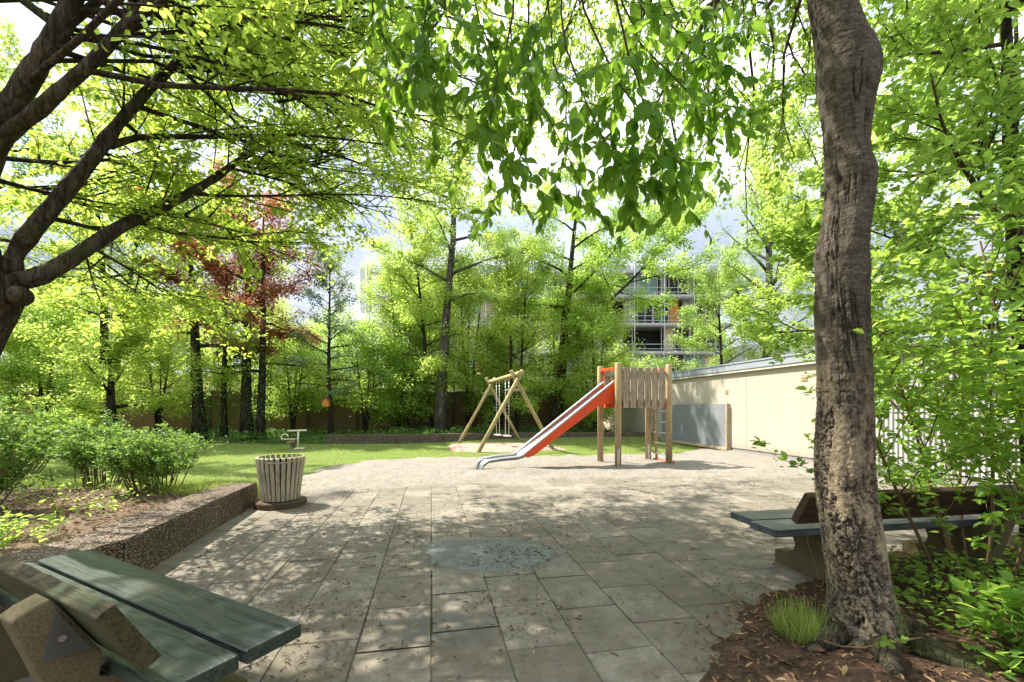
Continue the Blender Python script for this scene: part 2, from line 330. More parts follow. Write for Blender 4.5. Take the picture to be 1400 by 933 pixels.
def tree(name, label, base, H, r, stems=None, h0=0.3, nl=14, ll=2.2, el0=0.2, el1=1.0, cone=0.5, nsub=6, sub=0.9, ntw=3, tw=0.4, nleaf=20000, L_=0.08, ratio=0.6,
         leaf='leaf_mid', bark='bark_back', seed=1, spread=0.07, group=None, cat='tree', lean=(0, 0), flat=0.6, ivy=0, leaf2=None, tmpl=T_QUAD, wob=0.03, droop=0.25, mods=None, grav=0.0):
    rng = np.random.default_rng(seed); base = np.array(base, float); nleaf = int(nleaf * (1.3 if base[1] > 12 else 1.0))
    o = empty(name, base, label=label, cat=cat, group=group)
    if stems is None: stems = [(base, (lean[0], lean[1]), H, r)]
    trunks = []; limbs = []
    for (b, ln, h, rr) in stems:
        b = np.array(b, float); n = 9
        z = np.linspace(0, 1, n + 1); pts = b + np.stack([ln[0] * z + rng.normal(0, wob, n + 1).cumsum() * h / 9, ln[1] * z + rng.normal(0, wob, n + 1).cumsum() * h / 9, h * z], 1)
        pts[0] = b - np.array((0, 0, 0.1)); pts[1:, :2] = pts[1:, :2]
        trunks.append((pts, rr, rr * 0.15))
        az = rng.random() * 6.28
        for i in range(nl):
            t = h0 + (0.97 - h0) * (i + 0.6 * rng.random()) / nl; p, tan = at(pts, t); az += 2.4 + rng.normal(0, 0.3)
            u = (t - h0) / (1 - h0); e = el0 + (el1 - el0) * u
            prof = (1 - cone * u) * (0.55 + 0.45 * math.sin(min(1, u * 3 + 0.25) * 1.57)); l = ll * prof * (0.75 + 0.5 * rng.random())
            d = np.array((math.cos(az) * math.cos(e), math.sin(az) * math.cos(e), math.sin(e)))
            c = curve(rng, p, d, l, 5, 0.10, grav); q = rr * (1 - 0.85 * t) * 0.55; limbs.append((c, max(q, 0.012), 0.006))
    subs = branchlets(rng, limbs, nsub, sub, 0.012, 0.8, flat, 0.15, 0.1, 0.0, 0.05) if nsub else []
    tws = branchlets(rng, subs + limbs, ntw, tw, 0.005, 0.8, flat, 0.1, 0.12)
    mb = MB()
    for pts, r0, r1 in trunks:
        rad = np.linspace(r0, r1, len(pts)); rad[0] *= 1.35
        mb.tube(pts, rad, 12)
    tr = mb.build('trunk', M[bark], o, True, base)
    put_wood('branches', (limbs, subs, tws if L_ > 0.065 and base[1] < 12 else []), M[bark] if base[1] > 9 else M['twig'], tr, base, (5, 3, 3))
    p, a, nn = leaf_on(rng, tws + subs, nleaf, spread * (1.5 if base[1] > 12 else 1), droop)
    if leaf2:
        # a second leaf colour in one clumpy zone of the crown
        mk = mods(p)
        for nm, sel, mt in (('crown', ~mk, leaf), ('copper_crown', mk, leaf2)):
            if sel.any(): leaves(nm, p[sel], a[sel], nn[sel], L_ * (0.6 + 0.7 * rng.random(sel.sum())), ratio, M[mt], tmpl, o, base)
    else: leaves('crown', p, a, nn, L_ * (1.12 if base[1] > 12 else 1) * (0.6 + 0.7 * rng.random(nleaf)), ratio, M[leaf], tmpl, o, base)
    if ivy:
        k = ivy; ti = rng.integers(0, len(trunks), k); tt = rng.random(k) * 0.45
        pp = np.array([at(trunks[i][0], t)[0] for i, t in zip(ti, tt)]); th = rng.random(k) * 6.283
        ou = np.stack([np.cos(th), np.sin(th), np.zeros(k)], 1); pp = pp + ou * (r + 0.02 + 0.10 * rng.random((k, 1)))
        ax = ou * 0.4 + rng.normal(0, 0.5, (k, 3)); ax[:, 2] -= 0.6
        leaves('ivy', pp, ax, ou + rng.normal(0, 0.3, (k, 3)), 0.08, 0.9, M['leaf_dark'], T_QUAD, o, base)
    return o

# ------------------------------------------------------------------ the ground
def wall_x(Y): return -2.07 - 0.245 * Y          # front face line of the low concrete wall
def gar_x(Y): return 7.06 - 0.19 * (Y - 9.92)    # face line of the garage
VA = math.atan(0.19)                              # paving direction
pave_poly = [(-2.2, -1.5), (7.2, -1.5), (8.0, 4.5), (7.3, 9.4), (3.2, 9.0), (0.2, 8.3), (-1.6, 7.8), (-2.7, 7.2), (-3.3, 6.5), (-3.5, 5.9), (-2.83, 3.1), (-3.1, 1.5)]
sand_poly = [tuple(G(*q)[:2]) for q in ((398, 676), (412, 655), (442, 641), (500, 632), (600, 626), (720, 625), (830, 622), (925, 620), (965, 614), (1010, 617))] + \
            [(gar_x(12.0) + .3, 12.0), (gar_x(8.3) + .3, 8.3)] + [tuple(G(*q)[:2]) for q in ((1180, 652), (960, 652), (760, 655), (620, 662), (480, 668))]
soil_poly = [tuple(G(*q)[:2]) for q in ((930, 1400), (985, 960), (975, 880), (1010, 845), (1075, 800), (1150, 770), (1290, 745), (1400, 735))] + [(8.0, 4.0), (8.5, -1), (0.8, -1)]
def zone_left(X, Y):
    wx = np.where(Y > 3.1, wall_x(Y), -2.83 - 0.21 * (3.1 - Y))
    return smooth(0.05, 0.30, wx - X)
def hgt(X, Y):
    h = 0.25 * zone_left(X, Y) * (1 - smooth(5.0, 8.0, Y))
    pv = smooth(-0.1, 0.25, sdf(X, Y, pave_poly)); h = h * (1 - pv) - 0.035 * pv
    h = h + 0.14 * smooth(15.6, 16.6, Y) * smooth(-5.3, -4.6, X) * (1 - smooth(200, 220, Y))
    h = h + (fbm(X * 1.3, Y * 1.3, seed=3) - 0.47) * 0.05 * (1 - pv)
    return h
def axis(lo, hi, d, far):
    a = list(np.arange(lo, hi, d)); s = d
    x = lo
    left = []
    while x > -far: s *= 1.35; x -= s; left.append(x)
    s = d; x = a[-1]; right = []
    while x < far: s *= 1.35; x += s; right.append(x)
    return np.array(left[::-1] + a + right)
def ground_mat():
    s = N('grass and soil'); p = s.coord('Object'); n1 = s.noise(p, 0.8, 6, 0.6); n2 = s.noise(p, 14, 6, 0.7); n3 = s.noise(p, 70, 3, 0.6)
    grass = s.mix(n2, (0.09, 0.13, 0.03), (0.19, 0.25, 0.06))
    soil = s.mix(n2, (0.07, 0.045, 0.03), (0.24, 0.18, 0.125))
    x = s.n('SeparateXYZ', {'Vector': p})
    # bare trodden soil in the shrub bed near the low wall
    near = s.ramp(s.math('MULTIPLY_ADD', x.outputs['Y'], 0.1, s.math('MULTIPLY', n1, 0.35)), [(0.72, 1.0), (0.95, 0.0)])
    left = s.ramp(s.math('MULTIPLY_ADD', x.outputs['X'], -0.1, 0.0), [(0.15, 0.0), (0.3, 1.0)])
    bare = s.math('MULTIPLY', near, 1.0)
    bare = s.math('MAXIMUM', bare, s.ramp(n1, [(0.56, 0.0), (0.64, 0.7)]))
    far = s.ramp(s.math('MULTIPLY', x.outputs['Y'], 0.05), [(0.80, 0.0), (0.86, 1.0)])
    col = s.mix(s.math('MAXIMUM', bare, s.math('MULTIPLY', far, 0.8)), grass, soil)
    s.pbr(col, 0.95, s.bump(s.math('ADD', n2, n3), 0.7, 0.03), 0.15); return s.m
grid_obj('ground', axis(-13, 10, 0.13, 400), axis(-1, 24, 0.13, 500), hgt, ground_mat(), kind='structure')

def dish(X, Y): return (0.45 + 1.15 * fbm(np.asarray(X) * 2.6, np.asarray(Y) * 3.4, seed=55, oct=4)) * 0.0115 * np.exp(-((X + .20) / .56) ** 2 - ((Y - 3.80) / .37) ** 2) + 0.004 * np.exp(-((X + .42) / .3) ** 2 - ((Y - 2.52) / .2) ** 2)
def slab_mat():
    s = N('concrete slabs'); g = s.n('NewGeometry'); r = g.outputs['Random Per Island']; p = s.coord('Object')
    n = s.noise(p, 1.1, 7, 0.65); f = s.noise(p, 60, 4, 0.75); m = s.noise(p, 7, 7, 0.72)
    a = s.mix(r, (0.195, 0.168, 0.132), (0.335, 0.295, 0.24)); col = s.mix(s.ramp(f, [(0.3, 0.0), (0.7, 1.0)]), s.mix(0.42, a, (0.05, 0.045, 0.035)), a)
    y = s.n('SeparateXYZ', {'Vector': p}).outputs['Y']
    dirt = s.ramp(s.math('ADD', s.math('MULTIPLY', m, 0.55), s.math('MULTIPLY', n, 0.55)), [(0.46, 0.0), (0.66, 1.0)])
    wetter = s.ramp(s.math('MULTIPLY', y, 0.1), [(0.25, 1.0), (0.72, 0.15)])
    col = s.mix(s.math('MULTIPLY', dirt, s.math('MULTIPLY', wetter, 0.8)), col, (0.085, 0.075, 0.042))
    bl = s.ramp(s.noise(p, 2.6, 9, .75, .6), [(0.47, 0.0), (0.58, 1.0)]); col = s.mix(s.math('MULTIPLY', bl, .6), col, (0.13, 0.11, 0.085))
    pk = s.ramp(s.noise(p, 30, 6, .8), [(0.56, 0.0), (0.62, 1.0)]); col = s.mix(s.math('MULTIPLY', pk, .5), col, (0.075, 0.06, 0.04))
    col = s.mix(s.ramp(s.vor(p, 95), [(0.10, 0.6), (0.2, 0.0)]), col, (0.06, 0.05, 0.04))
    def ell(cx, cy, rx, ry):
        q = s.n('Mapping', {'Vector': p, 'Location': (-cx / rx, -cy / ry, 0), 'Scale': (1 / rx, 1 / ry, 0)}).outputs[0]; d = s.n('VectorMath', {0: q}, operation='LENGTH').outputs['Value']
        return s.ramp(s.math('ADD', d, s.math('MULTIPLY', s.math('SUBTRACT', s.noise(p, 5, 6, .7), .5), 1.1)), [(.72, 1.0), (.98, 0.0)])
    wet = s.math('MAXIMUM', ell(-.20, 3.80, .80, .48), s.math('MULTIPLY', ell(-.38, 2.52, .34, .20), .8))
    col = s.mix(s.math('MULTIPLY', wet, .75), col, s.mix(m, (0.035, 0.033, 0.03), (0.09, 0.085, 0.075)))
    return s.pbr(col, s.math('SUBTRACT', 0.88, s.math('MULTIPLY', wet, .55)), s.bump(s.math('ADD', m, f), 0.35, 0.008), 0.3)
def paving():
    rng = np.random.default_rng(5); V = []; Ls = []; n = 0
    w_, l_ = 0.40, 0.50; ca, sa = math.cos(VA), math.sin(VA); e = 0.003
    U = []; 
    for i in range(-22, 34):
        off = (0.25 if i % 2 else 0) + (rng.random() < .3) * .12 + (rng.random() - 0.5) * 0.04
        for j in range(-7, 26):
            u0, u1 = i * w_ + e, (i + 1) * w_ - e; v0, v1 = j * l_ + off + e, (j + 1) * l_ + off - e
            cu, cv = (u0 + u1) / 2, (v0 + v1) / 2; X = cu * ca - cv * sa; Y = cu * sa + cv * ca
            U.append((u0, u1, v0, v1, X, Y))
    U = np.array(U); ok = sdf(U[:, 4], U[:, 5], pave_poly) > -0.12; U = U[ok]
    mb = MB()
    for u0, u1, v0, v1, X, Y in U:
        z = rng.normal(0, 0.0018); t1, t2 = np.clip(rng.normal(0, .0035, 2), -.006, .006); c = 0.004; dd = float(dish(X, Y)) > .0008
        if dd: z = t1 = t2 = 0
        if math.hypot(X + .70, Y - 3.42) < .27: z = .003; dd = False
        du = rng.normal(0, 0.002, 8)
        def q(u, v, zz): 
            zz = zz + (u - (u0 + u1) / 2) * t1 + (v - (v0 + v1) / 2) * t2
            X_, Y_ = u * ca - v * sa, u * sa + v * ca; return (X_, Y_, zz - float(dish(X_, Y_)))
        top = [q(u0 + c + du[0], v0 + c, z), q(u1 - c, v0 + c + du[1], z), q(u1 - c + du[2], v1 - c, z), q(u0 + c, v1 - c + du[3], z)]
        mid = [q(u0, v0, z - c), q(u1, v0, z - c), q(u1, v1, z - c), q(u0, v1, z - c)]
        bot = [(a[0], a[1], -0.05) for a in mid]
        if dd:
            g_ = np.linspace(0, 1, 13); tg = [q(u0 + c + (u1 - u0 - 2 * c) * a_, v0 + c + (v1 - v0 - 2 * c) * b_, z) for b_ in g_ for a_ in g_]
            mb.add(tg, [(j_ * 13 + i_, j_ * 13 + i_ + 1, (j_ + 1) * 13 + i_ + 1, (j_ + 1) * 13 + i_) for j_ in range(12) for i_ in range(12)]); mb.add(mid + bot, [(4 + i, 4 + (i + 1) % 4, (i + 1) % 4, i) for i in range(4)]); continue
        mb.add(top + mid + bot, [(0, 1, 2, 3)] + [(4 + i, 4 + (i + 1) % 4, (i + 1) % 4, i) for i in range(4)] + [(8 + i, 8 + (i + 1) % 4, 4 + (i + 1) % 4, 4 + i) for i in range(4)])
    o = mb.build('paving', slab_mat()); tag(o, kind='structure')
paving()
def joint_mat():
    s = N('mossy joints'); p = s.coord('Object'); n = s.noise(p, 2.2, 6, 0.7); f = s.noise(p, 60, 3)
    return s.pbr(s.mix(s.ramp(n, [(0.50, 0.0), (0.60, .8)]), s.mix(f, (0.07, 0.057, 0.04), (0.16, 0.135, 0.10)), (0.09, 0.12, 0.025)), 0.95, s.bump(f, 0.6, 0.01), 0.1)
grid_obj('paving_bed', np.arange(-4, 8.6, 0.12), np.arange(-1.6, 9.4, 0.12), lambda X, Y: -0.0085 - dish(X, Y) + (fbm(X * 5, Y * 5, seed=8) - .47) * 0.008 - 0.05 * smooth(0.1, -0.2, sdf(X, Y, pave_poly)) , joint_mat(),
         keep=lambda X, Y: sdf(X, Y, pave_poly) > -0.25, kind='structure')
def sand_mat():
    s = N('play sand'); p = s.coord('Object'); n = s.noise(p, 3.0, 7, 0.7); f = s.noise(p, 120, 3, 0.7); g = s.noise(p, 16, 5, 0.7)
    col = s.mix(n, (0.20, 0.18, 0.15), (0.32, 0.29, 0.25)); col = s.mix(s.ramp(g, [(0.45, 0.0), (0.65, 0.7)]), col, (0.15, 0.12, 0.09))
    col = s.mix(s.ramp(f, [(0.25, 0.35), (0.4, 0.0)]), col, (0.15, 0.12, 0.09))
    q = s.n('Mapping', {'Vector': p, 'Location': (.1 / 1.1, -8.93 / .22, 0), 'Scale': (1 / 1.1, 1 / .22, 0)}).outputs[0]; dd = s.n('VectorMath', {0: q}, operation='LENGTH').outputs['Value']
    col = s.mix(s.ramp(s.math('ADD', dd, s.math('MULTIPLY', s.math('SUBTRACT', g, .5), .8)), [(.7, .7), (1.1, 0.0)]), col, (0.12, 0.085, 0.05))  # brown strip in the hollow, with the slide's shadow painted into the colour
    return s.pbr(col, 0.95, s.bump(s.math('ADD', g, s.math('MULTIPLY', f, 0.3)), 0.7, 0.035), 0.15)
def sand_h(X, Y):
    d = sdf(X, Y, sand_poly) + (fbm(X * 2.5, Y * 2.5, seed=21) - 0.47) * 0.9
    b = fbm(X * 3.2, Y * 3.2, seed=11, oct=5) - 0.47
    h = 0.016 + 0.085 * b + 0.03 * smooth(0, 0.8, d)
    pit = np.exp(-(((X + 0.1) / 1.1) ** 2 + ((Y - 8.95) / 0.28) ** 2)) * 0.11     # hollow worn out below the end of the slide
    rim = np.exp(-(((X + 0.1) / 1.2) ** 2 + ((Y - 8.45) / 0.16) ** 2)) * 0.05
    return np.where(d > 0, h, 0.012 + 0.055 * b + d * 0.25) - pit * 0.6 + rim
grid_obj('sand', np.arange(-5.5, 8, 0.06), np.arange(6.2, 14.2, 0.06), sand_h, sand_mat(), keep=lambda X, Y: sdf(X, Y, sand_poly) > -0.5, kind='structure')
def soil_mat():
    s = N('woodland soil'); p = s.coord('Object'); n = s.noise(p, 5, 8, 0.75); f = s.noise(p, 45, 5, 0.7)
    col = s.mix(s.ramp(n, [(0.35, 0.0), (0.7, 1.0)]), (0.03, 0.02, 0.013), (0.125, 0.078, 0.048)); col = s.mix(s.ramp(f, [(0.5, 0.0), (0.68, 0.8)]), col, (0.20, 0.12, 0.075))
    return s.pbr(col, 0.95, s.bump(s.math('ADD', n, f), 0.9, 0.03), 0.15)
def soil_h(X, Y):
    d = sdf(X, Y, soil_poly) + (fbm(X * 4, Y * 4, seed=31) - 0.47) * 0.35 + (fbm(X * 16, Y * 16, seed=32, oct=3) - 0.44) * 0.16
    return np.where(d > 0, 0.004 + 0.05 * smooth(0, 0.8, d) + 0.03 * (fbm(X * 6, Y * 6, seed=33) - 0.3), d * 0.2)
grid_obj('soil_bed', np.arange(0.6, 9, 0.05), np.arange(-1, 5.2, 0.05), soil_h, soil_mat(), keep=lambda X, Y: sdf(X, Y, soil_poly) > -0.25, kind='structure')
# rubber mat under the swings and a small worn patch
mat_poly = [(-1.75, 12.6), (-0.2, 12.35), (1.6, 13.2), (1.3, 15.1), (-0.6, 15.7), (-2.2, 14.9)]
s_ = N('red safety surface'); p_ = s_.coord('Object'); nn_ = s_.noise(p_, 3, 6, 0.7)
MATM = s_.pbr(s_.mix(s_.ramp(nn_, [(0.35, 0.0), (0.7, 1.0)]), (0.30, 0.17, 0.13), (0.44, 0.31, 0.25)), 0.95, s_.bump(s_.noise(p_, 60), 0.5, 0.01), 0.1)
grid_obj('safety_surface', np.arange(-2.6, 2.2, 0.08), np.arange(12, 16.2, 0.08), lambda X, Y: np.minimum(0.055, 0.01 + 0.4 * (sdf(X, Y, mat_poly) + (fbm(X * 3, Y * 3, seed=41) - .47) * .4)), MATM,
         keep=lambda X, Y: sdf(X, Y, mat_poly) > -0.3, kind='structure')
# puddle on the sunken slabs (with the dry corner of one higher slab)
pud = [tuple(G(*q)[:2]) for q in ((566, 742), (590, 736), (640, 732), (700, 732), (738, 738), (756, 752), (760, 766), (748, 777), (716, 781), (660, 783), (628, 782), (622, 768), (612, 766), (568, 766), (560, 752))]
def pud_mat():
    s = N('sky-tinted silt puddle'); p = s.coord('Object')
    return s.pbr(s.mix(s.noise(p, 7, 5), (0.11, 0.113, 0.125), (0.185, 0.185, 0.195)), s.ramp(s.noise(p, 5, 4), [(.4, .10), (.6, .30)]), s.bump(s.noise(p, 12, 2), .04, .003), .6)  # base colour holds the blue-grey sky reflection as well as the silt
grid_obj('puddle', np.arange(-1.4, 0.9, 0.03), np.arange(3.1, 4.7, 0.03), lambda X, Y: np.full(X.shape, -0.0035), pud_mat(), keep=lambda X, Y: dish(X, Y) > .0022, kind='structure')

# ------------------------------------------------------------------ low concrete walls
AGG = stone_mat('exposed aggregate', [(0.12, 0.075, 0.05), (0.22, 0.16, 0.11), (0.33, 0.28, 0.21), (0.5, 0.46, 0.38)], 75, 0.25)
AGG2 = stone_mat('dark aggregate', [(0.10, 0.08, 0.055), (0.17, 0.14, 0.10), (0.26, 0.21, 0.15), (0.36, 0.31, 0.23)], 45, 0.35)
def wall_run(name, label, pts, wid, hs, mat, n_noise=0.006):
    o = empty(name, (*pts[0], 0), label=label, cat='low wall'); off = (*pts[0], 0)
    for a, b, ha, hb in zip(pts[:-1], pts[1:], hs[:-1], hs[1:]):
        a = np.array(a); b = np.array(b); d = unit(b - a); nrm = np.array((-d[1], d[0])); a2 = a + d * 0.004; b2 = b - d * 0.004
        n = 30; m = 6; mb = MB(); t = np.linspace(0, 1, n)
        prof = [(0, -0.1), (0, 0.5), (0.0, 0.93), (0.02, 1.0), (0.5, 1.0), (1 - .02, 1.0), (1, 0.93), (1, 0.5), (1, -0.1)]
        V = []
        for q in t:
            c = a2 + (b2 - a2) * q; h = ha + (hb - ha) * q
            for (s_, z_) in prof: V.append((*(c + nrm * wid * s_), h * z_))
        V = np.array(V); V[:, 2] += (fbm(V[:, 0] * 9, V[:, 1] * 9, V[:, 2] * 9, 61) - .47) * n_noise * 2; V[:, 0] += (fbm(V[:, 0] * 8, V[:, 1] * 8, V[:, 2] * 8, 62) - .47) * n_noise * 2
        k = len(prof); Fs = [(i * k + j, i * k + j + 1, (i + 1) * k + j + 1, (i + 1) * k + j) for i in range(n - 1) for j in range(k - 1)] + [tuple(range(k)), tuple((n - 1) * k + j for j in range(k - 1, -1, -1))]
        mb.add(V, Fs); mb.build('wall_block', mat, o, False, off)
    return o
wall_run('retaining_wall', 'knee-high brown pebbled concrete edging wall running from the litter bin to behind the green bench',
         [(wall_x(3.1), 3.1), (wall_x(4.93), 4.93), (wall_x(5.82), 5.82)][::1], 0.43, [0.335, 0.30, 0.28], AGG)
q0 = (wall_x(3.1), 3.1)
near_wall = wall_run('retaining_wall', 'nearest stretch of pebbled concrete edging wall, dark brown, behind the legs of the green bench', [(-3.35, 0.4), (-3.02, 2.1), (q0[0] - .003, q0[1] - .008)], 0.43, [0.34, 0.34, 0.336], AGG)
fw = [(G(445, 607)[0] + 0.0, 15.45)]; 
wall_run('retaining_wall', 'long low dark pebbled concrete wall at the back of the lawn behind the swings', [(-6.75, 15.25), (-4.2, 15.3), (-1.7, 15.75 + .35), (0.9, 16.6), (3.6, 16.9), (5.6, 16.9)], 0.3, [0.33] * 6, AGG2)

# ------------------------------------------------------------------ garage
def render_mat():
    s = N('cream render'); p = s.coord('Object'); n = s.noise(p, 1.2, 6, 0.65); f = s.noise(p, 90, 3, 0.6)
    z = s.n('SeparateXYZ', {'Vector': p}).outputs['Z']
    col = s.mix(n, (0.41, 0.37, 0.295), (0.47, 0.43, 0.35)); v = s.coord('Object', (3, 3, 0.25))
    col = s.mix(s.math('MULTIPLY', s.ramp(s.noise(v, 3, 6, 0.7), [(0.52, 0.0), (0.75, 1.0)]), 0.35), col, (0.28, 0.23, 0.165))
    col = s.mix(s.ramp(s.math('MULTIPLY_ADD', s.noise(p, 4, 5), 0.5, z), [(0.3, 0.6), (0.62, 0.0)]), col, (0.24, 0.215, 0.18))
    return s.pbr(col, 0.9, s.bump(f, 0.35, 0.006), 0.2)
g0 = np.array((gar_x(22.5), 22.5)); g1 = np.array((gar_x(9.22), 9.22)); g2 = np.array((gar_x(-2), -2.0))
gd = unit(g1 - g0); gn = np.array((-gd[1], gd[0])) * 1.0
if gn[0] < 0: gn = -gn                                     # points into the building
gar = empty('garage_building', (*g1, 0), label='long flat-roofed cream garage building with a grey metal roof edge along the right side', cat='building')
goff = (*g1, 0)
def along(a, b, s0, s1, z0, z1, mb):   # box along the line a-b, from depth s0 to s1 (into the building)
    V = []
    for z in (z0, z1):
        for q, s_ in ((a, s0), (b, s0), (b, s1), (a, s1)): c = q + gn * s_; V.append((*c, z))
    mb.add(V, [(0, 3, 2, 1), (4, 5, 6, 7), (0, 1, 5, 4), (1, 2, 6, 5), (2, 3, 7, 6), (3, 0, 4, 7)])
RM = render_mat()
GREY = paint_mat('zinc roof edge', (0.30, 0.335, 0.37), 0.4, 0.5, (0.22, 0.24, 0.26), 2); PLI = paint_mat('grey plinth', (0.26, 0.25, 0.24), 0.8, 0.6, (0.25, 0.22, 0.19), 6)
cuts = [22.5, 17.6, 12.9, 9.22]
cuts = [22.5, 16.35, 12.05, 9.22]
for i, (a, b) in enumerate(zip(cuts[:-1], cuts[1:])):
    mb = MB(); A = np.array((gar_x(a), a)); B = np.array((gar_x(b), b)); along(A + gd * .006, B - gd * .006, 0, 0.25, 0.12, 2.32, mb); mb.build('wall_panel', RM, gar, False, goff)
mb = MB(); along(g0, g2, 0.25, 6, 0, 2.31, mb); mb.build('building_core', RM, gar, False, goff)
mb = MB(); along(g0, g2, 0.02, 0.24, -0.1, 0.125, mb); mb.build('plinth', PLI, gar, False, goff)
mb = MB(); along(g0, g2, -0.09, 6.1, 2.33, 2.40, mb); mb.build('soffit', paint_mat('soffit', (0.5, .47, .4), .8), gar, False, goff)
mb = MB(); along(g0, g2, -0.11, 6.15, 2.402, 2.60, mb); along(g0, g2, -0.13, -0.05, 2.58, 2.62, mb); rf_ = mb.build('roof_edge', GREY, gar, False, goff)
# trapezoid steel cladding on the near stretch
mb = MB(); n = 130; poly = []; Lc = np.linalg.norm(g2 - g1)
for k in range(n):
    s0 = k * Lc / n; st = Lc / n
    poly += [(s0, 0.0), (s0 + st * .42, 0.0), (s0 + st * .5, 0.028), (s0 + st * .92, 0.028)]
poly = poly + [(Lc, 0.06), (0, 0.06)]
mb.prism(poly, (0, 0, 2.16), (*g1, 0.16), (*gd, 0), (*gn, 0)); mb.build('metal_cladding', paint_mat('pale steel cladding', (0.44, 0.44, 0.42), 0.5, 0.5, (0.28, 0.26, 0.23), 3), gar, False, goff)
mb = MB()
a = np.array((gar_x(16.9), 16.9)) - gn * 0.06; mb.cyl((*a, 0.02), (*a, 2.3), 0.045); mb.build('downpipe', paint_mat('zinc pipe', (0.35, 0.32, 0.24), .5), gar, True, goff)
for (yy, z, w_, h_) in ((10.25, 1.94, .16, .11), (12.9, 1.72, .12, .12)):
    mb = MB(); a = np.array((gar_x(yy), yy)); along(a, a + gd * w_, -0.012, 0.01, z, z + h_, mb); mb.build('air_vent', paint_mat('brass vent', (0.30, 0.22, 0.13), .5), gar, False, goff)
# blackboard on the wall
bb0 = np.array((gar_x(16.3), 16.3)); bb1 = np.array((gar_x(12.75), 12.75))
bb = empty('wall_board', (*bb1, 0), label='large grey chalkboard in a pale timber frame mounted on the cream wall', cat='chalkboard'); boff = (*bb1, 0)
mb = MB(); along(bb0, bb1, -0.10, -0.06, 0.13, 1.42, mb); mb.build('board_panel', paint_mat('slate board', (0.20, 0.21, 0.23), .7, .6, (0.30, .30, .30), 3), bb, False, boff)
TIM = wood_mat('weathered timber', (0.42, 0.33, 0.20), (0.52, 0.43, 0.28), (0.16, 0.11, 0.07), axis=2)
mb = MB(); along(bb1 - gd * .0, bb1 + gd * .05, -0.12, -0.0, 0.06, 1.43, mb); along(bb0 - gd * .7, bb0 - gd * .61, -0.13, 0, 0.06, 1.44, mb); mb.build('frame_post', TIM, bb, False, boff)
mb = MB(); along(bb0 - gd * .7, bb1 + gd * .09, -0.15, -0.02, 0.04, 0.125, mb); mb.build('frame_rail', TIM, bb, False, boff)

# ------------------------------------------------------------------ benches
cm = N('mossy cast concrete'); cp = cm.coord('Object'); cn = cm.noise(cp, 6, 7, .7); cf = cm.noise(cp, 130, 4, .75); cs_ = cm.ramp(cm.vor(cp, 110), [(.12, .7), (.22, 0.0)])
cc_ = cm.mix(cm.ramp(cf, [(.3, 0.0), (.7, 1.0)]), (0.08, 0.062, 0.034), (0.19, 0.155, 0.088)); cc_ = cm.mix(cm.math('MULTIPLY', cs_, .6), cc_, (.07, .055, .035))
cc_ = cm.mix(cm.ramp(cn, [(.48, 0.0), (.68, .75)]), cc_, (0.09, 0.09, 0.035)); CONC = cm.pbr(cc_, .92, cm.bump(cf, .5, .003), .15)
def plank(L_, pts, wid_ax, up_ax, W, T, org, mat, name, parent, dmg=0, seed=0):
    """plank along local x, cross-section W along wid_ax, T along up_ax (both 3-vectors)"""
    n = 90; cs = []; c = 0.004
    for k in range(7): cs.append((W * k / 6 if 0 < k < 6 else (c if k == 0 else W - c), T))
    cs += [(W, T - c), (W, T / 2), (W, c), (W - c, 0), (W / 2, 0), (c, 0), (0, c), (0, T / 2), (0, T - c)]
    m = len(cs); xs_ = np.linspace(0, L_, n); V = np.zeros((n, m, 3)); cs = np.array(cs); wa = np.array(wid_ax, float); ua = np.array(up_ax, float)
    for i, x in enumerate(xs_):
        cc = cs.copy()
        nz_ = (fbm(np.full(m, x * 1.2), cc[:, 0] * 9, cc[:, 1] * 9, 70 + seed) - .47)
        cc[:, 1] += nz_ * 0.006
        if i in (0, n - 1): cc = (cc - (W / 2, T / 2)) * 0.975 + (W / 2, T / 2)
        if dmg:
            e = dmg * max(0, fbm(x * 6, 0.3, 0.1, 77) - 0.42) * smooth(0.15, 0.3, x) * (1 - smooth(0.9, 1.3, x)); hi = (cc[:, 0] > W * 0.8) & (cc[:, 1] < T * 0.8)
            cc[hi, 0] -= 0.02 * smooth(.3, .7, fbm(x * 14, .5, .2, 79)) * smooth(.12, .3, x) * (1 - smooth(.8, 1.3, x)) * (.3 + 1.6 * (fbm(np.full(hi.sum(), x * 25), cc[hi, 1] * 40, 0, 78)))
        V[i] = np.array((x + (0.004 if i == 0 else 0), 0, 0)) + np.array(org) + cc[:, :1] * wa + cc[:, 1:] * ua
    Fs = [(i * m + j, i * m + (j + 1) % m, (i + 1) * m + (j + 1) % m, (i + 1) * m + j) for i in range(n - 1) for j in range(m)] + [tuple(range(m)), tuple((n - 1) * m + j for j in range(m - 1, -1, -1))]
    mb = MB(); mb.add(V.reshape(-1, 3), Fs); return mb.build(name, mat, parent)
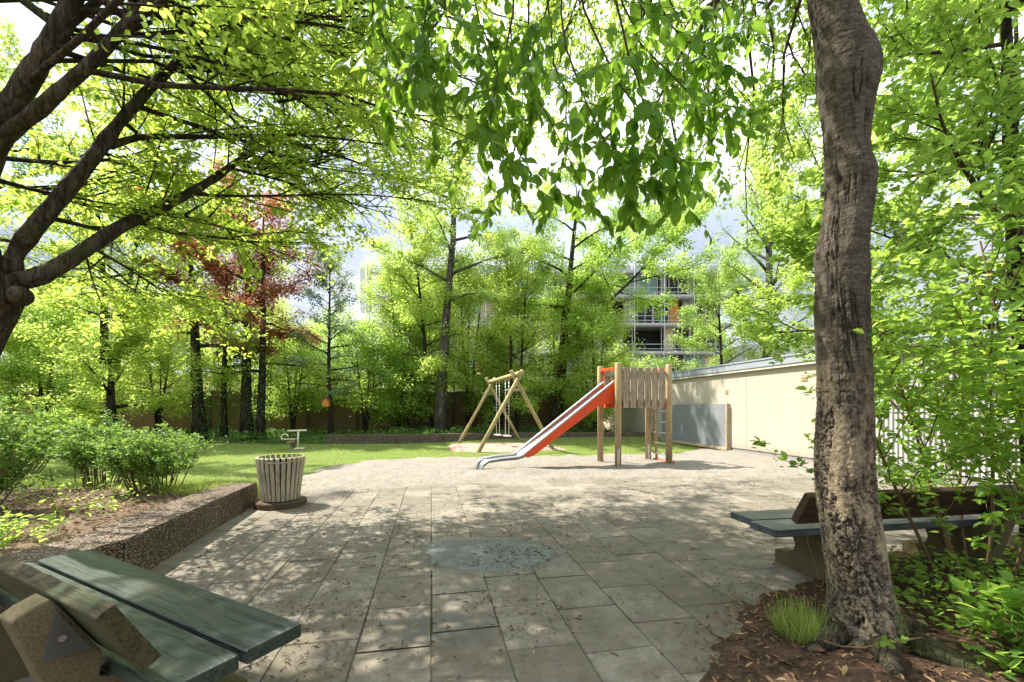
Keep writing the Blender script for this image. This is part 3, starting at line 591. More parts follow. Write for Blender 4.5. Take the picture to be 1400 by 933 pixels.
def bench(name, label, loc, rz, Lb, W, sup, seat_mat, back_mat, stag=0.0, flip=1, dmg=0):
    """local x along the bench, local y from front (0) to back; flip mirrors x"""
    o = empty(name, loc, rz, label=label, cat='bench'); g_ = 0.022; D = 2 * W + g_
    plank(Lb, None, (0, 1, 0), (0, 0, 1), W, 0.052, (0, 0, 0.385), seat_mat, 'seat_plank', o, 0, 1)
    plank(Lb, None, (0, 1, 0), (0, 0, 1), W, 0.052, (stag, W + g_, 0.385), seat_mat, 'seat_plank', o, 0, 2)
    d = unit(np.array((0, 0.13, 0.235))); nb = np.array((0, d[2], -d[1]))
    plank(Lb - 0.2, None, d, nb, 0.25, 0.052, (0.1 , D - 0.035, 0.50), back_mat, 'backrest', o, dmg, 3)
    side_ = [(0.0, -0.05), (0.0, .11), (.13, .125), (.19, .16), (.205, .21), (.18, .27), (.12, .33), (.03, .384), (D + .005, .384), (D + .03, .40), (D + .035, .47), (D + .035 + .12, .72), (D + .09, .745), (D + .17, .765), (D + .25, .72), (D + .20, .52), (D + .15, .33), (D + .10, .12), (D + .05, -.05)]
    # front face of the arm follows the backrest plank
    side_[10] = (D + .0225, .475); side_[11] = (D + .138, .68); side_[12] = (D + .150, .705); side_[13] = (D + .20, .685); side_[14] = (D + .232, .665); side_[15] = (D + .18, .50); side_[16] = (D + .13, .33); side_[17] = (D + .07, .12); side_[18] = (D + .03, -.05)
    for x in sup:
        mb = MB(); mb.prism(side_, (0.11, 0, 0), (x, 0, 0), (0, 1, 0), (0, 0, 1)); s_ = mb.build('concrete_support', CONC, o, False, None, 0.006)
        b_ = MB(); tri = [(D + .05, .50), (D + .137, .665), (D + .165, .52)]; b_.prism(tri, (-0.006, 0, 0), (x - 0.0005, 0, 0), (0, 1, 0), (0, 0, 1)); c_ = MB(); c_.prism(tri, (0.006, 0, 0), (x + .1105, 0, 0), (0, 1, 0), (0, 0, 1))
        for q_ in (b_, c_): q_.build('bracket_plate', metal_mat('dull zinc', (0.10, 0.095, 0.08), 0.85, 0.15), s_)
        b_ = MB(); b_.cyl((x - 0.018, D + .125, .575), (x + .128, D + .125, .575), 0.011, seg=8); b_.build('bolt', metal_mat('bolt steel', (0.4, 0.38, 0.35), 0.45, 0.9), s_)
    return o
GRN = wood_mat('worn green stained wood', (0.024, 0.035, 0.029), (0.062, 0.08, 0.066), (0.012, 0.015, 0.011), (0.05, 0.05, 0.035), 0, 0.38, False)
MUS = wood_mat('mossy bare wood', (0.04, 0.035, 0.015), (0.085, 0.068, 0.028), (0.025, 0.025, 0.012), (0.06, 0.085, 0.04), 0, 0.85, False)
BLU = wood_mat('weathered dark slate wood', (0.05, 0.058, 0.07), (0.13, 0.145, 0.165), (0.02, 0.02, 0.023), (0.05, 0.05, 0.05), 0, 0.42, False)
BRN = wood_mat('dark brown wood', (0.06, 0.035, 0.02), (0.11, 0.065, 0.04), (0.025, 0.016, 0.01), None, 0, 0.6, False)
# local x runs from the viewer's right end to the left end, local y from the front of the seat to its back (towards the viewer)
p0 = np.array((-0.84, 1.70)); ax = unit(np.array((-0.885, 0.455)))
bench('park_bench', 'weathered green bench with a mossy rotting backrest, in the lower left foreground', (p0[0], p0[1], 0), math.atan2(ax[1], ax[0]), 1.97, 0.22, (0.36, 1.50), GRN, MUS, 0.0, 1, 0.45)
ax = np.array((-0.985, -0.17)); ax = unit(ax); p1 = np.array((1.816, 3.53)) - ax * 2.25
bench('park_bench', 'dark slate-grey bench with brown backrest standing behind the thick birch trunk', (p1[0], p1[1], 0), math.atan2(ax[1], ax[0]), 2.25, 0.26, (0.42, 1.72), BLU, BRN, 0.05, 1, 0)

# ------------------------------------------------------------------ litter bin
bn = np.array((*G(384, 691)[:2], 0)); bo = empty('litter_bin', bn, label='round litter bin of pale weathered wooden slats at the end of the low wall', cat='litter bin')
SLAT = wood_mat('bleached slat wood', (0.38, 0.32, 0.22), (0.52, 0.46, 0.34), (0.25, 0.2, 0.13), (0.30, 0.28, 0.18), 2, 0.7, False)
mb = MB(); ns = 26
for k in range(ns):
    a = k / ns * 2 * math.pi; da = 0.0
    if k == 19: da = 0.02
    c0, s0 = math.cos(a), math.sin(a); c1, s1 = math.cos(a + da), math.sin(a + da)
    pts = np.array([(0.215 * c0, 0.215 * s0, 0.09), (0.235 * c0, 0.235 * s0, 0.25), (0.283 * c1, 0.283 * s1, 0.62), (0.286 * c1, 0.286 * s1, 0.645), (0.272 * c1, 0.272 * s1, 0.655)])
    rad = np.array((c0, s0, 0)); tan = np.array((-s0, c0, 0)); sec = [(-.021, -.010), (.021, -.010), (.023, .004), (.012, .013), (-.012, .013), (-.023, .004)]
    V = np.array([p + tan * u + rad * v for p in pts for u, v in sec]); m = 6
    mb.add(V, [(i * m + j, i * m + (j + 1) % m, (i + 1) * m + (j + 1) % m, (i + 1) * m + j) for i in range(4) for j in range(m)] + [tuple(range(m)), tuple(4 * m + j for j in range(m - 1, -1, -1))])
mb.build('slat_shell', SLAT, bo)
mb = MB(); mb.tube([(0, 0, .085), (0, 0, .10), (0, 0, .60), (0, 0, .60), (0, 0, .12)], [0.19, .198, .25, .24, .185], 28); mb.build('liner', metal_mat('dark galvanised liner', (0.10, 0.11, 0.11), .6, .6), bo, False)
for z, rr in ((0.14, .222), (0.59, .281)):
    th_ = np.linspace(0, 2 * math.pi, 41); mb = MB(); mb.tube(np.stack([rr * .95 * np.cos(th_), rr * .95 * np.sin(th_), np.full(41, z)], 1), 0.008, 6, False); mb.build('metal_hoop', metal_mat('hoop steel', (0.2, .2, .2), .5), bo, True)
mb = MB(); mb.tube([(0, 0, -.03), (0, 0, .065), (0, 0, .078), (0, 0, .08)], [.315, .315, .305, .02], 32); mb.build('base_disc', stone_mat('brown plinth concrete', [(0.14, .09, .06), (0.2, .14, .1), (0.27, .2, .14)], 90, .3), bo)

# ------------------------------------------------------------------ play tower with slide
LOG = wood_mat('honey round timber', (0.44, 0.31, 0.16), (0.58, 0.45, 0.26), (0.22, 0.14, 0.08), (0.34, 0.27, 0.19), 2, 0.6)
LOGG = wood_mat('greenish round timber', (0.30, 0.26, 0.10), (0.47, 0.40, 0.19), (0.16, 0.12, 0.05), (0.25, 0.23, 0.12), 0, 0.65)
BRD = wood_mat('knotty grey brown boards', (0.30, 0.24, 0.17), (0.45, 0.37, 0.27), (0.10, 0.06, 0.04), (0.24, 0.20, 0.15), 2, 0.75)
RED = paint_mat('orange red paint', (0.72, 0.075, 0.018), 0.45, 0.35, (0.32, .07, .04)); STEEL = metal_mat('stainless steel', (0.62, 0.62, 0.63), 0.32, 0.85)
tA = R(17.0); to = empty('play_tower', (2.30, 9.2, 0), tA, label='wooden play tower on round posts with an orange-sided steel slide going down to the left', cat='climbing tower')
TW, TD = 1.30, 0.78
def post(x, y, h, r=0.07):
    mb = MB(); mb.tube([(x, y, -.12), (x, y, h - .015), (x, y, h), (x, y, h + .001)], [r, r * .98, r * .9, .005], 20); o = mb.build('post', LOG, to, True); return o
for x, y, h in ((0, 0, 2.28), (TW, 0, 2.28), (0, TD, 2.27), (TW, TD, 2.27)):
    p = post(x, y, h)
for x, y in ((0, 0), (TW, TD)):
    mb = MB(); mb.box((x - .03, y - .074, .2), (0.05, .012, .44)); mb.build('anchor_plate', STEEL, to)
for yy in (-0.012, TD + 0.012):
    for k in range(6):
        x = 0.10 + .088 + k * 0.180; mb = MB(); h0_, h1_ = 1.30, 2.19 + (-0.01 if k == 1 else 0)
        w_ = .142; V = []
        mb.prism([(x - w_ / 2, h0_), (x + w_ / 2 - .03 * (k == 5), h0_), (x + w_ / 2, h0_ + .03), (x + w_ / 2, h1_ - .02), (x + w_ / 2 - .015, h1_), (x - w_ / 2 + .015, h1_), (x - w_ / 2, h1_ - .02)], (0, .028, 0), (0, yy - .014, 0), (1, 0, 0), (0, 0, 1))
        b = mb.build('railing_board', BRD, to, False, None, .004)
        if yy < .3:
            for zb in (1.48, 2.08): q_ = MB(); q_.cyl((x, yy - .020, zb), (x, yy - .013, zb), .009, None, 8); q_.build('bolt_head', STEEL, b)
    for z in (1.48, 2.08): mb = MB(); mb.box((TW / 2, yy + (.034 if yy < .3 else -.034), z), (TW - .12, .038, .08)); mb.build('railing_beam', BRD, to)
mb = MB()
for k in range(6): mb.box((TW / 2, .10 + k * .117, 1.42), (TW - .16, .108, .04))
mb.build('platform', BRD, to)
mb = MB()
for y in (0.05, TD - .05): mb.box((TW / 2, y, 1.355), (TW - .1, .03, .085))
for x in (0.05, TW - .05): mb.box((x, TD / 2, 1.345), (.05, TD - .12, .085))
mb.build('platform_frame', RED, to)
# orange hood bars beside the slide mouth
for c_, d_ in (((-.02, TD / 2, 2.17), (.05, TD - .13, .06)), ((.03, TD - .10, 1.95), (.03, .035, .44)), ((.03, .10, 1.95), (.03, .035, .44)), ((TW + .0, TD / 2, 2.17), (.05, TD - .13, .05))):
    mb = MB(); mb.box(c_, d_); mb.build('hood_bar', RED, to, False, None, .004)
# ladder on the right end
mb = MB()
for y in (0.16,): mb.cyl((TW + .16, TD - .12, -.05), (TW + .06, TD - .10, 1.95), .03, None, 10)
mb.build('ladder_rail', LOG, to, True)
for k in range(5):
    mb = MB(); z = .22 + k * .25; mb.cyl((TW + .10 - .02 * k, -.0, z), (TW + .10 - .02 * k, TD - .06, z), .016, None, 10); mb.build('rung', STEEL, to, True)
mb = MB(); mb.box((TW + .16, TD / 2, .06), (.10, TD - .1, .05)); mb.build('step_sill', paint_mat('faded red beam', (.5, .2, .13), .8), to)
# slide: local direction -x, centre line y = TD/2, half width .23
sl_w = 0.235; yc = TD / 2 - .02
top = [(0.0, 1.90), (-0.06, 1.86), (-2.13, 0.335), (-2.2, 0.30), (-2.6, 0.275), (-2.86, 0.235), (-2.96, 0.17), (-3.0, 0.05), (-3.0, -0.05)]
for sgn in (-1, 1):
    y = yc + sgn * sl_w
    mb = MB(); poly = [(0.0, 1.905), (0.0, 1.40), (-0.27, 1.395), (-0.36, 1.36), (-1.9, 0.31), (-2.03, .275), (-2.14, .315), (-0.06, 1.87)]
    mb.prism(poly, (0, 0.024, 0), (0, y - .012, 0), (1, 0, 0), (0, 0, 1)); mb.build('slide_side', RED, to, False, None, .003)
    mb = MB(); mb.tube([(x, y, z) for x, z in top], 0.026, 10); mb.build('slide_rail', STEEL, to, True)
chute = [(0.05, 1.33), (-0.25, 1.42), (-0.42, 1.40), (-1.9, 0.335), (-2.1, 0.25), (-2.4, .215), (-2.8, .19), (-2.93, .13), (-2.97, .02)]
chute = [(0.12, 1.62), (-0.10, 1.70), (-2.1, 0.27), (-2.25, 0.235), (-2.6, .22), (-2.85, .19), (-2.94, .12), (-2.97, .0)]
mb = MB(); V = []; sec = [(-sl_w + .01, .06), (-sl_w + .03, .012), (-.1, 0), (.1, 0), (sl_w - .03, .012), (sl_w - .01, .06)]
for i, (x, z) in enumerate(chute):
    for u, v in sec: V.append((x, yc + u, z + v))
for i, (x, z) in enumerate(chute):
    for u, v in sec[::-1]: V.append((x, yc + u, z + v - .012))
m = 6; nC = len(chute); V = np.array(V); top_i = lambda i, j: i * m + j; bot_i = lambda i, j: nC * m + i * m + (m - 1 - j)
Fs = []
for i in range(nC - 1):
    for j in range(m - 1): Fs.append((top_i(i, j), top_i(i, j + 1), top_i(i + 1, j + 1), top_i(i + 1, j))); Fs.append((bot_i(i, j), bot_i(i + 1, j), bot_i(i + 1, j + 1), bot_i(i, j + 1)))
    Fs.append((top_i(i, 0), top_i(i + 1, 0), bot_i(i + 1, 0), bot_i(i, 0))); Fs.append((top_i(i, m - 1), bot_i(i, m - 1), bot_i(i + 1, m - 1), top_i(i + 1, m - 1)))
mb.add(V, Fs); mb.build('slide_chute', STEEL, to, True)

# ------------------------------------------------------------------ swing set
sA = R(17.0); so_ = empty('swing_set', (0.15, 12.7, 0), sA, label='wooden A-frame swing set with two hanging seats at the back of the playground', cat='swing set')
# local x across the A frame, local y along the beam (away)
BL = 3.25; AP = 2.25
def log(name, a, b, r, seg=14, parent=so_, mat=LOGG):
    a = Vector(a); b = Vector(b); d = b - a; o = MB(); o.tube([(0, 0, 0), (.015, 0, 0), (d.length - .015, 0, 0), (d.length, 0, 0)], [r * .85, r, r, r * .85], seg)
    ob = o.build(name, mat, parent, True); ob.location = a; ob.rotation_mode = 'QUATERNION'; ob.rotation_quaternion = Vector((1, 0, 0)).rotation_difference(d); return ob
for y in (0, BL):
    for sg in (-1, 1):
        k = 1.30; log('leg', (sg * 1.25, y + (-.06 if sg < 0 else .09), -.08), (-sg * 0.16, y + (-.06 if sg < 0 else .09), AP + .18), .06)
    log('crossbar', (-.28, y + .17, 1.83), (.28, y + .17, 1.83), .035)
log('beam', (0, -.32, AP + .06), (0, BL + .28, AP + .02), .075, 18)
SEATW = paint_mat('pale rubber seat', (0.62, 0.55, 0.5), .6)
for i, (y, zs) in enumerate(((1.05, .40), (2.2, .36))):
    s_ = MB(); s_.box((0, y, zs), (.18, .44, .03)); st = s_.build('swing_seat', SEATW, so_, False, None, .008)
    for yy in (-.2, .2):
        mb = MB(); mb.cyl((0, y + yy, zs), (0, y + yy, AP), .009, None, 6)
        for q in range(18): mb.box((0, y + yy, zs + .05 + q * .1), (.016, .022, .04))
        mb.build('chain', metal_mat('galvanised chain', (.6, .6, .6), .4), st, True)
    for yy in (-.2, .2):
        mb = MB(); mb.box((0, y + yy, AP - .07), (.03, .05, .1)); mb.build('hanger', STEEL, so_)

# ------------------------------------------------------------------ spring rocker
rk = empty('spring_rocker', (*G(407, 615)[:2], 0), R(8), label='small cream spring rocker with a T-shaped handle on the lawn beyond the litter bin', cat='rocker')
CRM = paint_mat('worn cream paint', (0.68, 0.64, 0.48), .5, .3)
mb = MB(); mb.cyl((0, 0, .07), (0.02, 0, .575), .024, None, 10); mb.build('handle_post', CRM, rk, True)
mb = MB(); mb.cyl((-.30, 0, .585), (.26, 0, .60), .026, None, 10); mb.build('handle', CRM, rk, True)
mb = MB(); mb.box((0, 0, .035), (.40, .12, .05)); mb.build('foot_rest', CRM, rk, False, None, .01)
mb = MB(); mb.box((-.25, 0, .33), (.42, .2, .035)); mb.box((-.2, 0, .26), (.22, .04, .12)); mb.build('seat', wood_mat('rocker seat wood', (.5, .38, .25), (.6, .48, .33), axis=0), rk, False, None, .008)
t_ = np.linspace(0, 5.2, 24); mb = MB(); mb.tube(np.stack([-.38 + .10 * np.cos(t_), 0 * t_, .40 + .085 * np.sin(t_)], 1), .018, 6); mb.build('backrest_ring', CRM, rk, True)
t_ = np.linspace(0, 6 * 2 * math.pi, 90); mb = MB(); mb.tube(np.stack([-.14 + .07 * np.cos(t_), .07 * np.sin(t_), -.02 + .25 * t_ / t_[-1]], 1), .012, 5); mb.build('spring', paint_mat('dark spring', (.05, .05, .05), .5), rk, True)

# ------------------------------------------------------------------ reed fence with posts
REED = N('reed matting'); v_ = REED.coord('Object', (60, 60, 1.2)); nn_ = REED.noise(v_, 2, 5, .7)
REED = REED.pbr(REED.mix(nn_, (0.10, 0.065, 0.035), (0.26, 0.18, 0.10)), .9, REED.bump(nn_, .6, .02), .1)
fa, fb = np.array((-24.0, 20.3)), np.array((4.2, 21.0))
fo = empty('reed_fence', (*fa, 0), label='long brown reed-mat fence with thin green posts behind the trees', cat='fence'); foff = (*fa, 0); fd = unit(fb - fa); fl = np.linalg.norm(fb - fa); fn = np.array((-fd[1], fd[0]))
for k in range(12):
    a = fa + fd * (fl * k / 12 + .01); b = fa + fd * (fl * (k + 1) / 12 - .01); m = 24; mb = MB()
    V = []; 
    for i in range(m + 1):
        c = a + (b - a) * i / m; hh = 2.05 + .12 * fbm(c[0] * 2.0, 3.3, 0.0, 91) + (0.15 if k % 5 == 2 else 0)
        for s_ in (0, .03):
            for z in (-.1, hh): V.append((*(c + fn * s_), z))
    Fs = []
    for i in range(m):
        q = i * 4; Fs += [(q, q + 4, q + 5, q + 1), (q + 2, q + 3, q + 7, q + 6), (q + 1, q + 5, q + 7, q + 3)]
    mb.add(V, Fs); mb.build('reed_panel', REED, fo, False, foff)
GP = paint_mat('dark green post', (0.03, 0.09, 0.07), .5)
for k in range(13):
    a = fa + fd * (fl * k / 12) - fn * .06; mb = MB(); mb.cyl((*a, -.1), (*a, 2.45), .035, None, 8); mb.build('fence_post', GP, fo, True, foff)
mb = MB(); a = fa - fn * .05; b = fb - fn * .05; mb.cyl((*a, 1.9), (*b, 1.9), .015, None, 6); mb.build('fence_wire', GP, fo, True, foff)

# ------------------------------------------------------------------ building under scaffolding, far behind
BY = 46.0
CON = paint_mat('raw concrete', (0.28, 0.28, 0.275), .8, .4, (.3, .29, .27), 1.0); ORG = paint_mat('orange board', (0.62, 0.30, 0.06), .7, .3)
GLS = N('greenish window glass').pbr((0.20, 0.36, 0.30), .12, None, .6); DRK = paint_mat('dark opening', (0.03, 0.035, 0.035), .8); FRM = paint_mat('pale frame', (.55, .54, .50), .6)
TUBE = paint_mat('scaffold zinc', (0.42, 0.44, 0.46), .45); BEIGE = paint_mat('beige insulation board', (0.60, 0.52, 0.38), .8)
bu = empty('apartment_block', (4, BY, 0), label='concrete apartment block under construction beyond the trees in the centre', cat='building'); of = (4, BY, 0)
x0, x1 = -14.3, 23.5; fz = [1.4, 4.3, 7.2, 10.1, 13.0]
mb = MB(); mb.box(((x0 + x1) / 2, BY + 5.6, 7.4), (x1 - x0 - .8, 8, 15.6)); mb.build('core_wall', DRK, bu, False, of)
for z in fz + [15.6]:
    mb = MB(); mb.box(((x0 + x1) / 2, BY + 4, z), (x1 - x0, 10.4, .32)); mb.build('floor_slab', CON, bu, False, of)
mb = MB(); mb.box(((x0 + x1) / 2, BY + 4, 16.0), (x1 - x0 + 1, 11.2, .45)); mb.build('roof_slab', paint_mat('grey roof fascia', (.42, .47, .50), .5), bu, False, of)
rg = random.Random(4)
for fi, z in enumerate([0.1] + fz):
    h_ = 2.55 if fi else 1.1; x = x0 + .4
    while x < x1 - 2:
        w_ = rg.choice((1.0, 1.6, 2.0)); kind = rg.random(); zc = z + .17 + h_ / 2 if fi else .65
        if kind < .42:
            mb = MB(); 
            for q in (-w_ / 2, w_ / 2, 0): mb.box((x + w_ / 2 + q, BY - .6, zc), (.10, .12, h_))
            mb.box((x + w_ / 2, BY - .6, zc + h_ / 2 - .04), (w_ - .1, .12, .08)); f_ = mb.build('window', FRM, bu, False, of)
            mb = MB(); mb.box((x + w_ / 2, BY - .56, zc), (w_ - .1, .03, h_ - .1)); mb.build('pane', GLS if rg.random() < .7 else DRK, f_, False, (0, 0, 0) if False else of)
        elif kind < .58:
            mb = MB(); mb.box((x + w_ / 2, BY - .6, zc), (w_ * .7, .3, h_)); mb.build('wall_pier', CON, bu, False, of)
        elif kind < .60 or (fi == 4 and 14 < x < 17):
            mb = MB(); mb.box((x + w_ / 2, BY - .5, zc), (w_, .15, h_)); mb.build('orange_board', ORG, bu, False, of)
        elif kind < .76:
            mb = MB(); mb.box((x + w_ / 2, BY - .5, zc), (w_, .15, h_)); mb.build('insulation_board', BEIGE, bu, False, of)
        x += w_ + .12
sf = empty('scaffolding', (4, BY - 2.4, 0), label='pale metal scaffolding tubes and decks in front of the apartment block', cat='scaffolding'); of = (4, BY - 2.4, 0)
sx = np.arange(x0 - .6, x1 + 1, 3.05)
for x in sx:
    mb = MB()
    for y in (BY - 2.6, BY - 1.7): mb.cyl((x, y, 0), (x, y, 16.9), .05, None, 6)
    mb.build('standard', TUBE, sf, True, of)
for z in fz + [15.5]:
    mb = MB(); mb.box(((sx[0] + sx[-1]) / 2, BY - 2.15, z - .35), (sx[-1] - sx[0], .85, .09)); mb.box(((sx[0] + sx[-1]) / 2, BY - 2.62, z - .2), (sx[-1] - sx[0], .03, .2)); mb.build('deck', TUBE, sf, False, of)
    for dz in (.15, .62):
        mb = MB(); mb.cyl((sx[0], BY - 2.6, z + dz), (sx[-1], BY - 2.6, z + dz), .04, None, 6); mb.build('ledger', TUBE, sf, True, of)
mb = MB(); mb.box((sx[0] - .2, BY - 2.1, 13.5), (.9, .9, 4.6)); mb.box((sx[0] - .0, BY - 2.1, 4.5), (1.1, .9, 9)); mb.build('hoist_shaft', paint_mat('pale sheeting', (.62, .62, .58), .7), sf, False, of)
# lower pale hall with its own scaffold to the right
hl = empty('hall_building', (28, 42, 0), label='low pale hall with thin roof lattice behind the garage roof', cat='building'); of = (28, 42, 0)
mb = MB(); mb.box((36, 45, 3.8), (26, 6, 7.6)); mb.build('wall', paint_mat('white hall wall', (.66, .67, .68), .6), hl, False, of)
for k in range(9):
    mb = MB(); x = 23.5 + k * 2.6; mb.cyl((x, 41.4, 0), (x, 41.4, 9.0), .06, None, 6); mb.cyl((x, 41.4, 6.8), (x + 2.6, 41.4, 9.0), .04, None, 5); mb.build('lattice_strut', TUBE, hl, True, of)
for z in (6.7, 8.0, 9.0):
    mb = MB(); mb.cyl((23.5, 41.4, z), (47, 41.4, z), .05, None, 6); mb.build('lattice_rail', TUBE, hl, True, of)
yb = empty('low_house', (-26, 33, 0), label='low yellowish house half hidden behind the reed fence on the left', cat='house'); of = (-26, 33, 0)
mb = MB(); mb.box((-24, 36, 1.9), (24, 5, 3.8)); mb.build('wall', paint_mat('yellow render', (.62, .52, .26), .8), yb, False, of)
mb = MB(); mb.box((-24, 36, 3.95), (25, 6, .28)); mb.build('roof', paint_mat('pale roof sheet', (.5, .5, .48), .6), yb, False, of)

# ------------------------------------------------------------------ the thick birch at the right
def big_birch():
    base = np.array((1.93, 2.32, 0.0)); o = empty('birch_tree', base, label='thick furrowed birch trunk with moss and tan flaking bark, right foreground', cat='tree')
    Yt = 2.32
    prof = [(933, 1118, 1262), (905, 1126, 1246), (880, 1131, 1236), (850, 1132, 1229), (820, 1130, 1224), (790, 1128, 1219), (760, 1123, 1214), (720, 1119, 1207), (680, 1115, 1200), (640, 1112, 1196), (600, 1111, 1196),
            (560, 1112, 1194), (520, 1113, 1192), (480, 1113, 1190), (440, 1113, 1189), (400, 1114, 1190), (370, 1115, 1190), (350, 1112, 1187), (320, 1119, 1189), (290, 1125, 1193), (262, 1127, 1197), (240, 1124, 1200), (220, 1125, 1193), (200, 1124, 1190),
            (170, 1122, 1193), (140, 1117, 1198), (115, 1114, 1204), (95, 1114, 1205), (75, 1113, 1200), (50, 1111, 1186), (20, 1107, 1175), (-20, 1100, 1170), (-80, 1090, 1160), (-200, 1072, 1140), (-420, 1045, 1105), (-800, 1000, 1045)]
    z = []; xc = []; rr = []
    for py, a, b in prof:
        z.append(CAMZ - (py - HOR) / F * Yt); xc.append(((a + b) / 2 - 700) / F * Yt); rr.append((b - a) / 2 / F * Yt * .985)
    z = np.array(z); xc = np.array(xc); rr = np.array(rr) * .80; nz_ = 900; ns_ = 200
    zz = np.concatenate([np.linspace(z[0], 3.8, nz_), np.linspace(3.85, z[-1], 40)]); X = np.interp(zz, z, xc); Rr = np.interp(zz, z, rr)
    k = np.ones(9) / 9; X[6:nz_ - 6] = np.convolve(X[:nz_], k, 'same')[6:-6]; Rr[6:nz_ - 6] = np.convolve(Rr[:nz_], k, 'same')[6:-6]
    th = np.arange(ns_) / ns_ * 2 * math.pi; TH, ZZ = np.meshgrid(th, zz); RR = np.repeat(Rr[:, None], ns_, 1); XX = np.repeat(X[:, None], ns_, 1)
    cx, cy_ = np.cos(TH), np.sin(TH)
    # root flare lobes
    low_ = lambda q: 1 - smooth(1.0, 1.9, q)
    fl = np.exp(-np.maximum(ZZ, 0) / 0.14) * 0.075 * (0.5 + 0.5 * np.cos(TH * 5 + 1.0 + fbm(cx, cy_, 0, 5) * 3)); 
    wx, wy, wz = cx * 2.2 + 0.4 * fbm(cx * 3, cy_ * 3, ZZ * 5, 15), cy_ * 2.2 + .4 * fbm(cx * 3 + 9, cy_ * 3, ZZ * 5, 16), ZZ
    lump = (fbm(cx * 1.6, cy_ * 1.6, ZZ * 2.2, 101, 3) - .44) * 0.05
    rid = 1 - np.abs(2 * fbm(wx * 1.5 + ZZ * 2.2, wy * 1.5 - ZZ * 1.2, ZZ * 2.6, 103, 5) / 0.94 - 1) * 1.0     # ridged: long furrows
    frw = np.clip(rid - 0.88, 0, 1) / .12 * smooth(.42, .56, fbm(cx * 1.2 + 5, cy_ * 1.2, ZZ * 2.4, 120, 2) + .07); furrow = -frw * 0.012
    p1_ = 1 - np.abs(2 * fbm(wx * 2.6, wy * 2.6, ZZ * 17, 105, 4) / 0.94 - 1); p2_ = 1 - np.abs(2 * fbm(wx * 5, wy * 5, ZZ * 38, 106, 3) / 0.94 - 1)
    fine_ = fbm(wx * 16, wy * 16, ZZ * 60, 108, 3) - .44; calm = smooth(.50, .54, fbm(cx * 1.5, cy_ * 1.5, ZZ * 3.2, 113, 4) + .10 * (1 - low_(ZZ)))   # smoother bark between the fissured zones
    crk_ = np.clip(p1_ - .84, 0, 1) / .16 * .95 + np.clip(p2_ - .84, 0, 1) / .16 * .5; crk_ = crk_ * (1 - .85 * calm); plate = -crk_ * 0.013 + fine_ * .010 * (1 - .6 * calm)
    low = low_(ZZ)
    ringz = (fbm(cx * 1.5, cy_ * 1.5, ZZ * 60, 107, 2) - .36) * 0.006 * (1 - low * .7)
    RR = RR + fl + lump * 0.6 + furrow + plate * (0.25 + .85 * low) + ringz; relief = np.clip(frw * (.9 - .3 * low) + crk_ * (.12 + .6 * low), 0, 1)
    V = np.stack([XX + RR * cx, Yt + RR * cy_, ZZ], -1).reshape(-1, 3); nzt = len(zz)
    I, J = np.meshgrid(np.arange(nzt - 1), np.arange(ns_), indexing='ij'); a = (I * ns_ + J).ravel(); b = (I * ns_ + (J + 1) % ns_).ravel(); Q = np.stack([a, b, b + ns_, a + ns_], 1)
    s = N('birch bark'); p = s.coord('Object'); n1 = s.noise(s.coord('Object', (1, 1, .8)), 7, 9, .7, .8); n2 = s.noise(p, 2.3, 6, .65, .4); n3 = s.noise(s.coord('Object', (1, 1, 7)), 14, 5, .7); n4 = s.noise(p, 70, 4, .7); n5 = s.noise(p, 26, 6, .75)
    xyz = s.n('SeparateXYZ', {'Vector': p}); Xo, Zo = xyz.outputs['X'], xyz.outputs['Z']
    rel = s.n('Attribute', None, attribute_name='relief', attribute_type='GEOMETRY').outputs['Fac']; cal = s.n('Attribute', None, attribute_name='calm', attribute_type='GEOMETRY').outputs['Fac']
    lowm = s.ramp(s.math('MULTIPLY', Zo, .5), [(0.40, 1.0), (0.85, 0.0)])
    grey = s.mix(s.ramp(n3, [(0.3, 0.0), (0.7, 1.0)]), (0.06, 0.05, 0.036), (0.185, 0.16, 0.12)); grey = s.mix(s.ramp(n1, [(0.38, .7), (0.50, 0.0)]), grey, (0.04, 0.03, 0.022))
    lowc = s.mix(s.ramp(n5, [(.38, 0.0), (.62, 1.0)]), (0.13, 0.10, 0.068), (0.32, 0.265, 0.185)); tan_ = s.mix(s.ramp(n5, [(.35, 0.0), (.65, 1.0)]), (0.26, 0.205, 0.12), (0.45, 0.37, 0.24))
    col = s.mix(lowm, grey, s.mix(cal, lowc, tan_)); col = s.mix(rel, col, (0.016, 0.012, 0.009)); col = s.mix(s.math('MULTIPLY', s.ramp(n4, [(.4, .5), (.55, 0.0)]), 1.0), col, (0.03, 0.023, 0.016))
    mo = s.math('ADD', s.math('MULTIPLY', Xo, 2.6), s.math('MULTIPLY', n2, 1.0)); mo = s.ramp(s.math('ADD', mo, s.math('MULTIPLY', n5, .25)), [(0.70, 0.0), (0.86, 1.0)])
    band = s.ramp(s.math('MULTIPLY', Zo, .4), [(0.02, .8), (0.3, 1.0), (0.62, .0)]); col = s.mix(s.math('MULTIPLY', s.math('MULTIPLY', mo, band), .75), col, s.mix(n5, (0.055, 0.085, 0.014), (0.15, 0.215, 0.035)))
    s.pbr(col, .93, s.bump(s.math('ADD', s.math('ADD', n1, n5), s.math('MULTIPLY', n4, .4)), .7, .012), .12)
    tr = mesh_obj('trunk', V, Q.ravel(), np.arange(len(Q)) * 4, s.m, o, True, base)
    for nm_, ar in (('relief', relief), ('calm', calm)):
        at_ = tr.data.attributes.new(nm_, 'FLOAT', 'POINT'); at_.data.foreach_set('value', ar.ravel().astype(np.float32))
    # surface roots
    rng = np.random.default_rng(12); mb = MB()
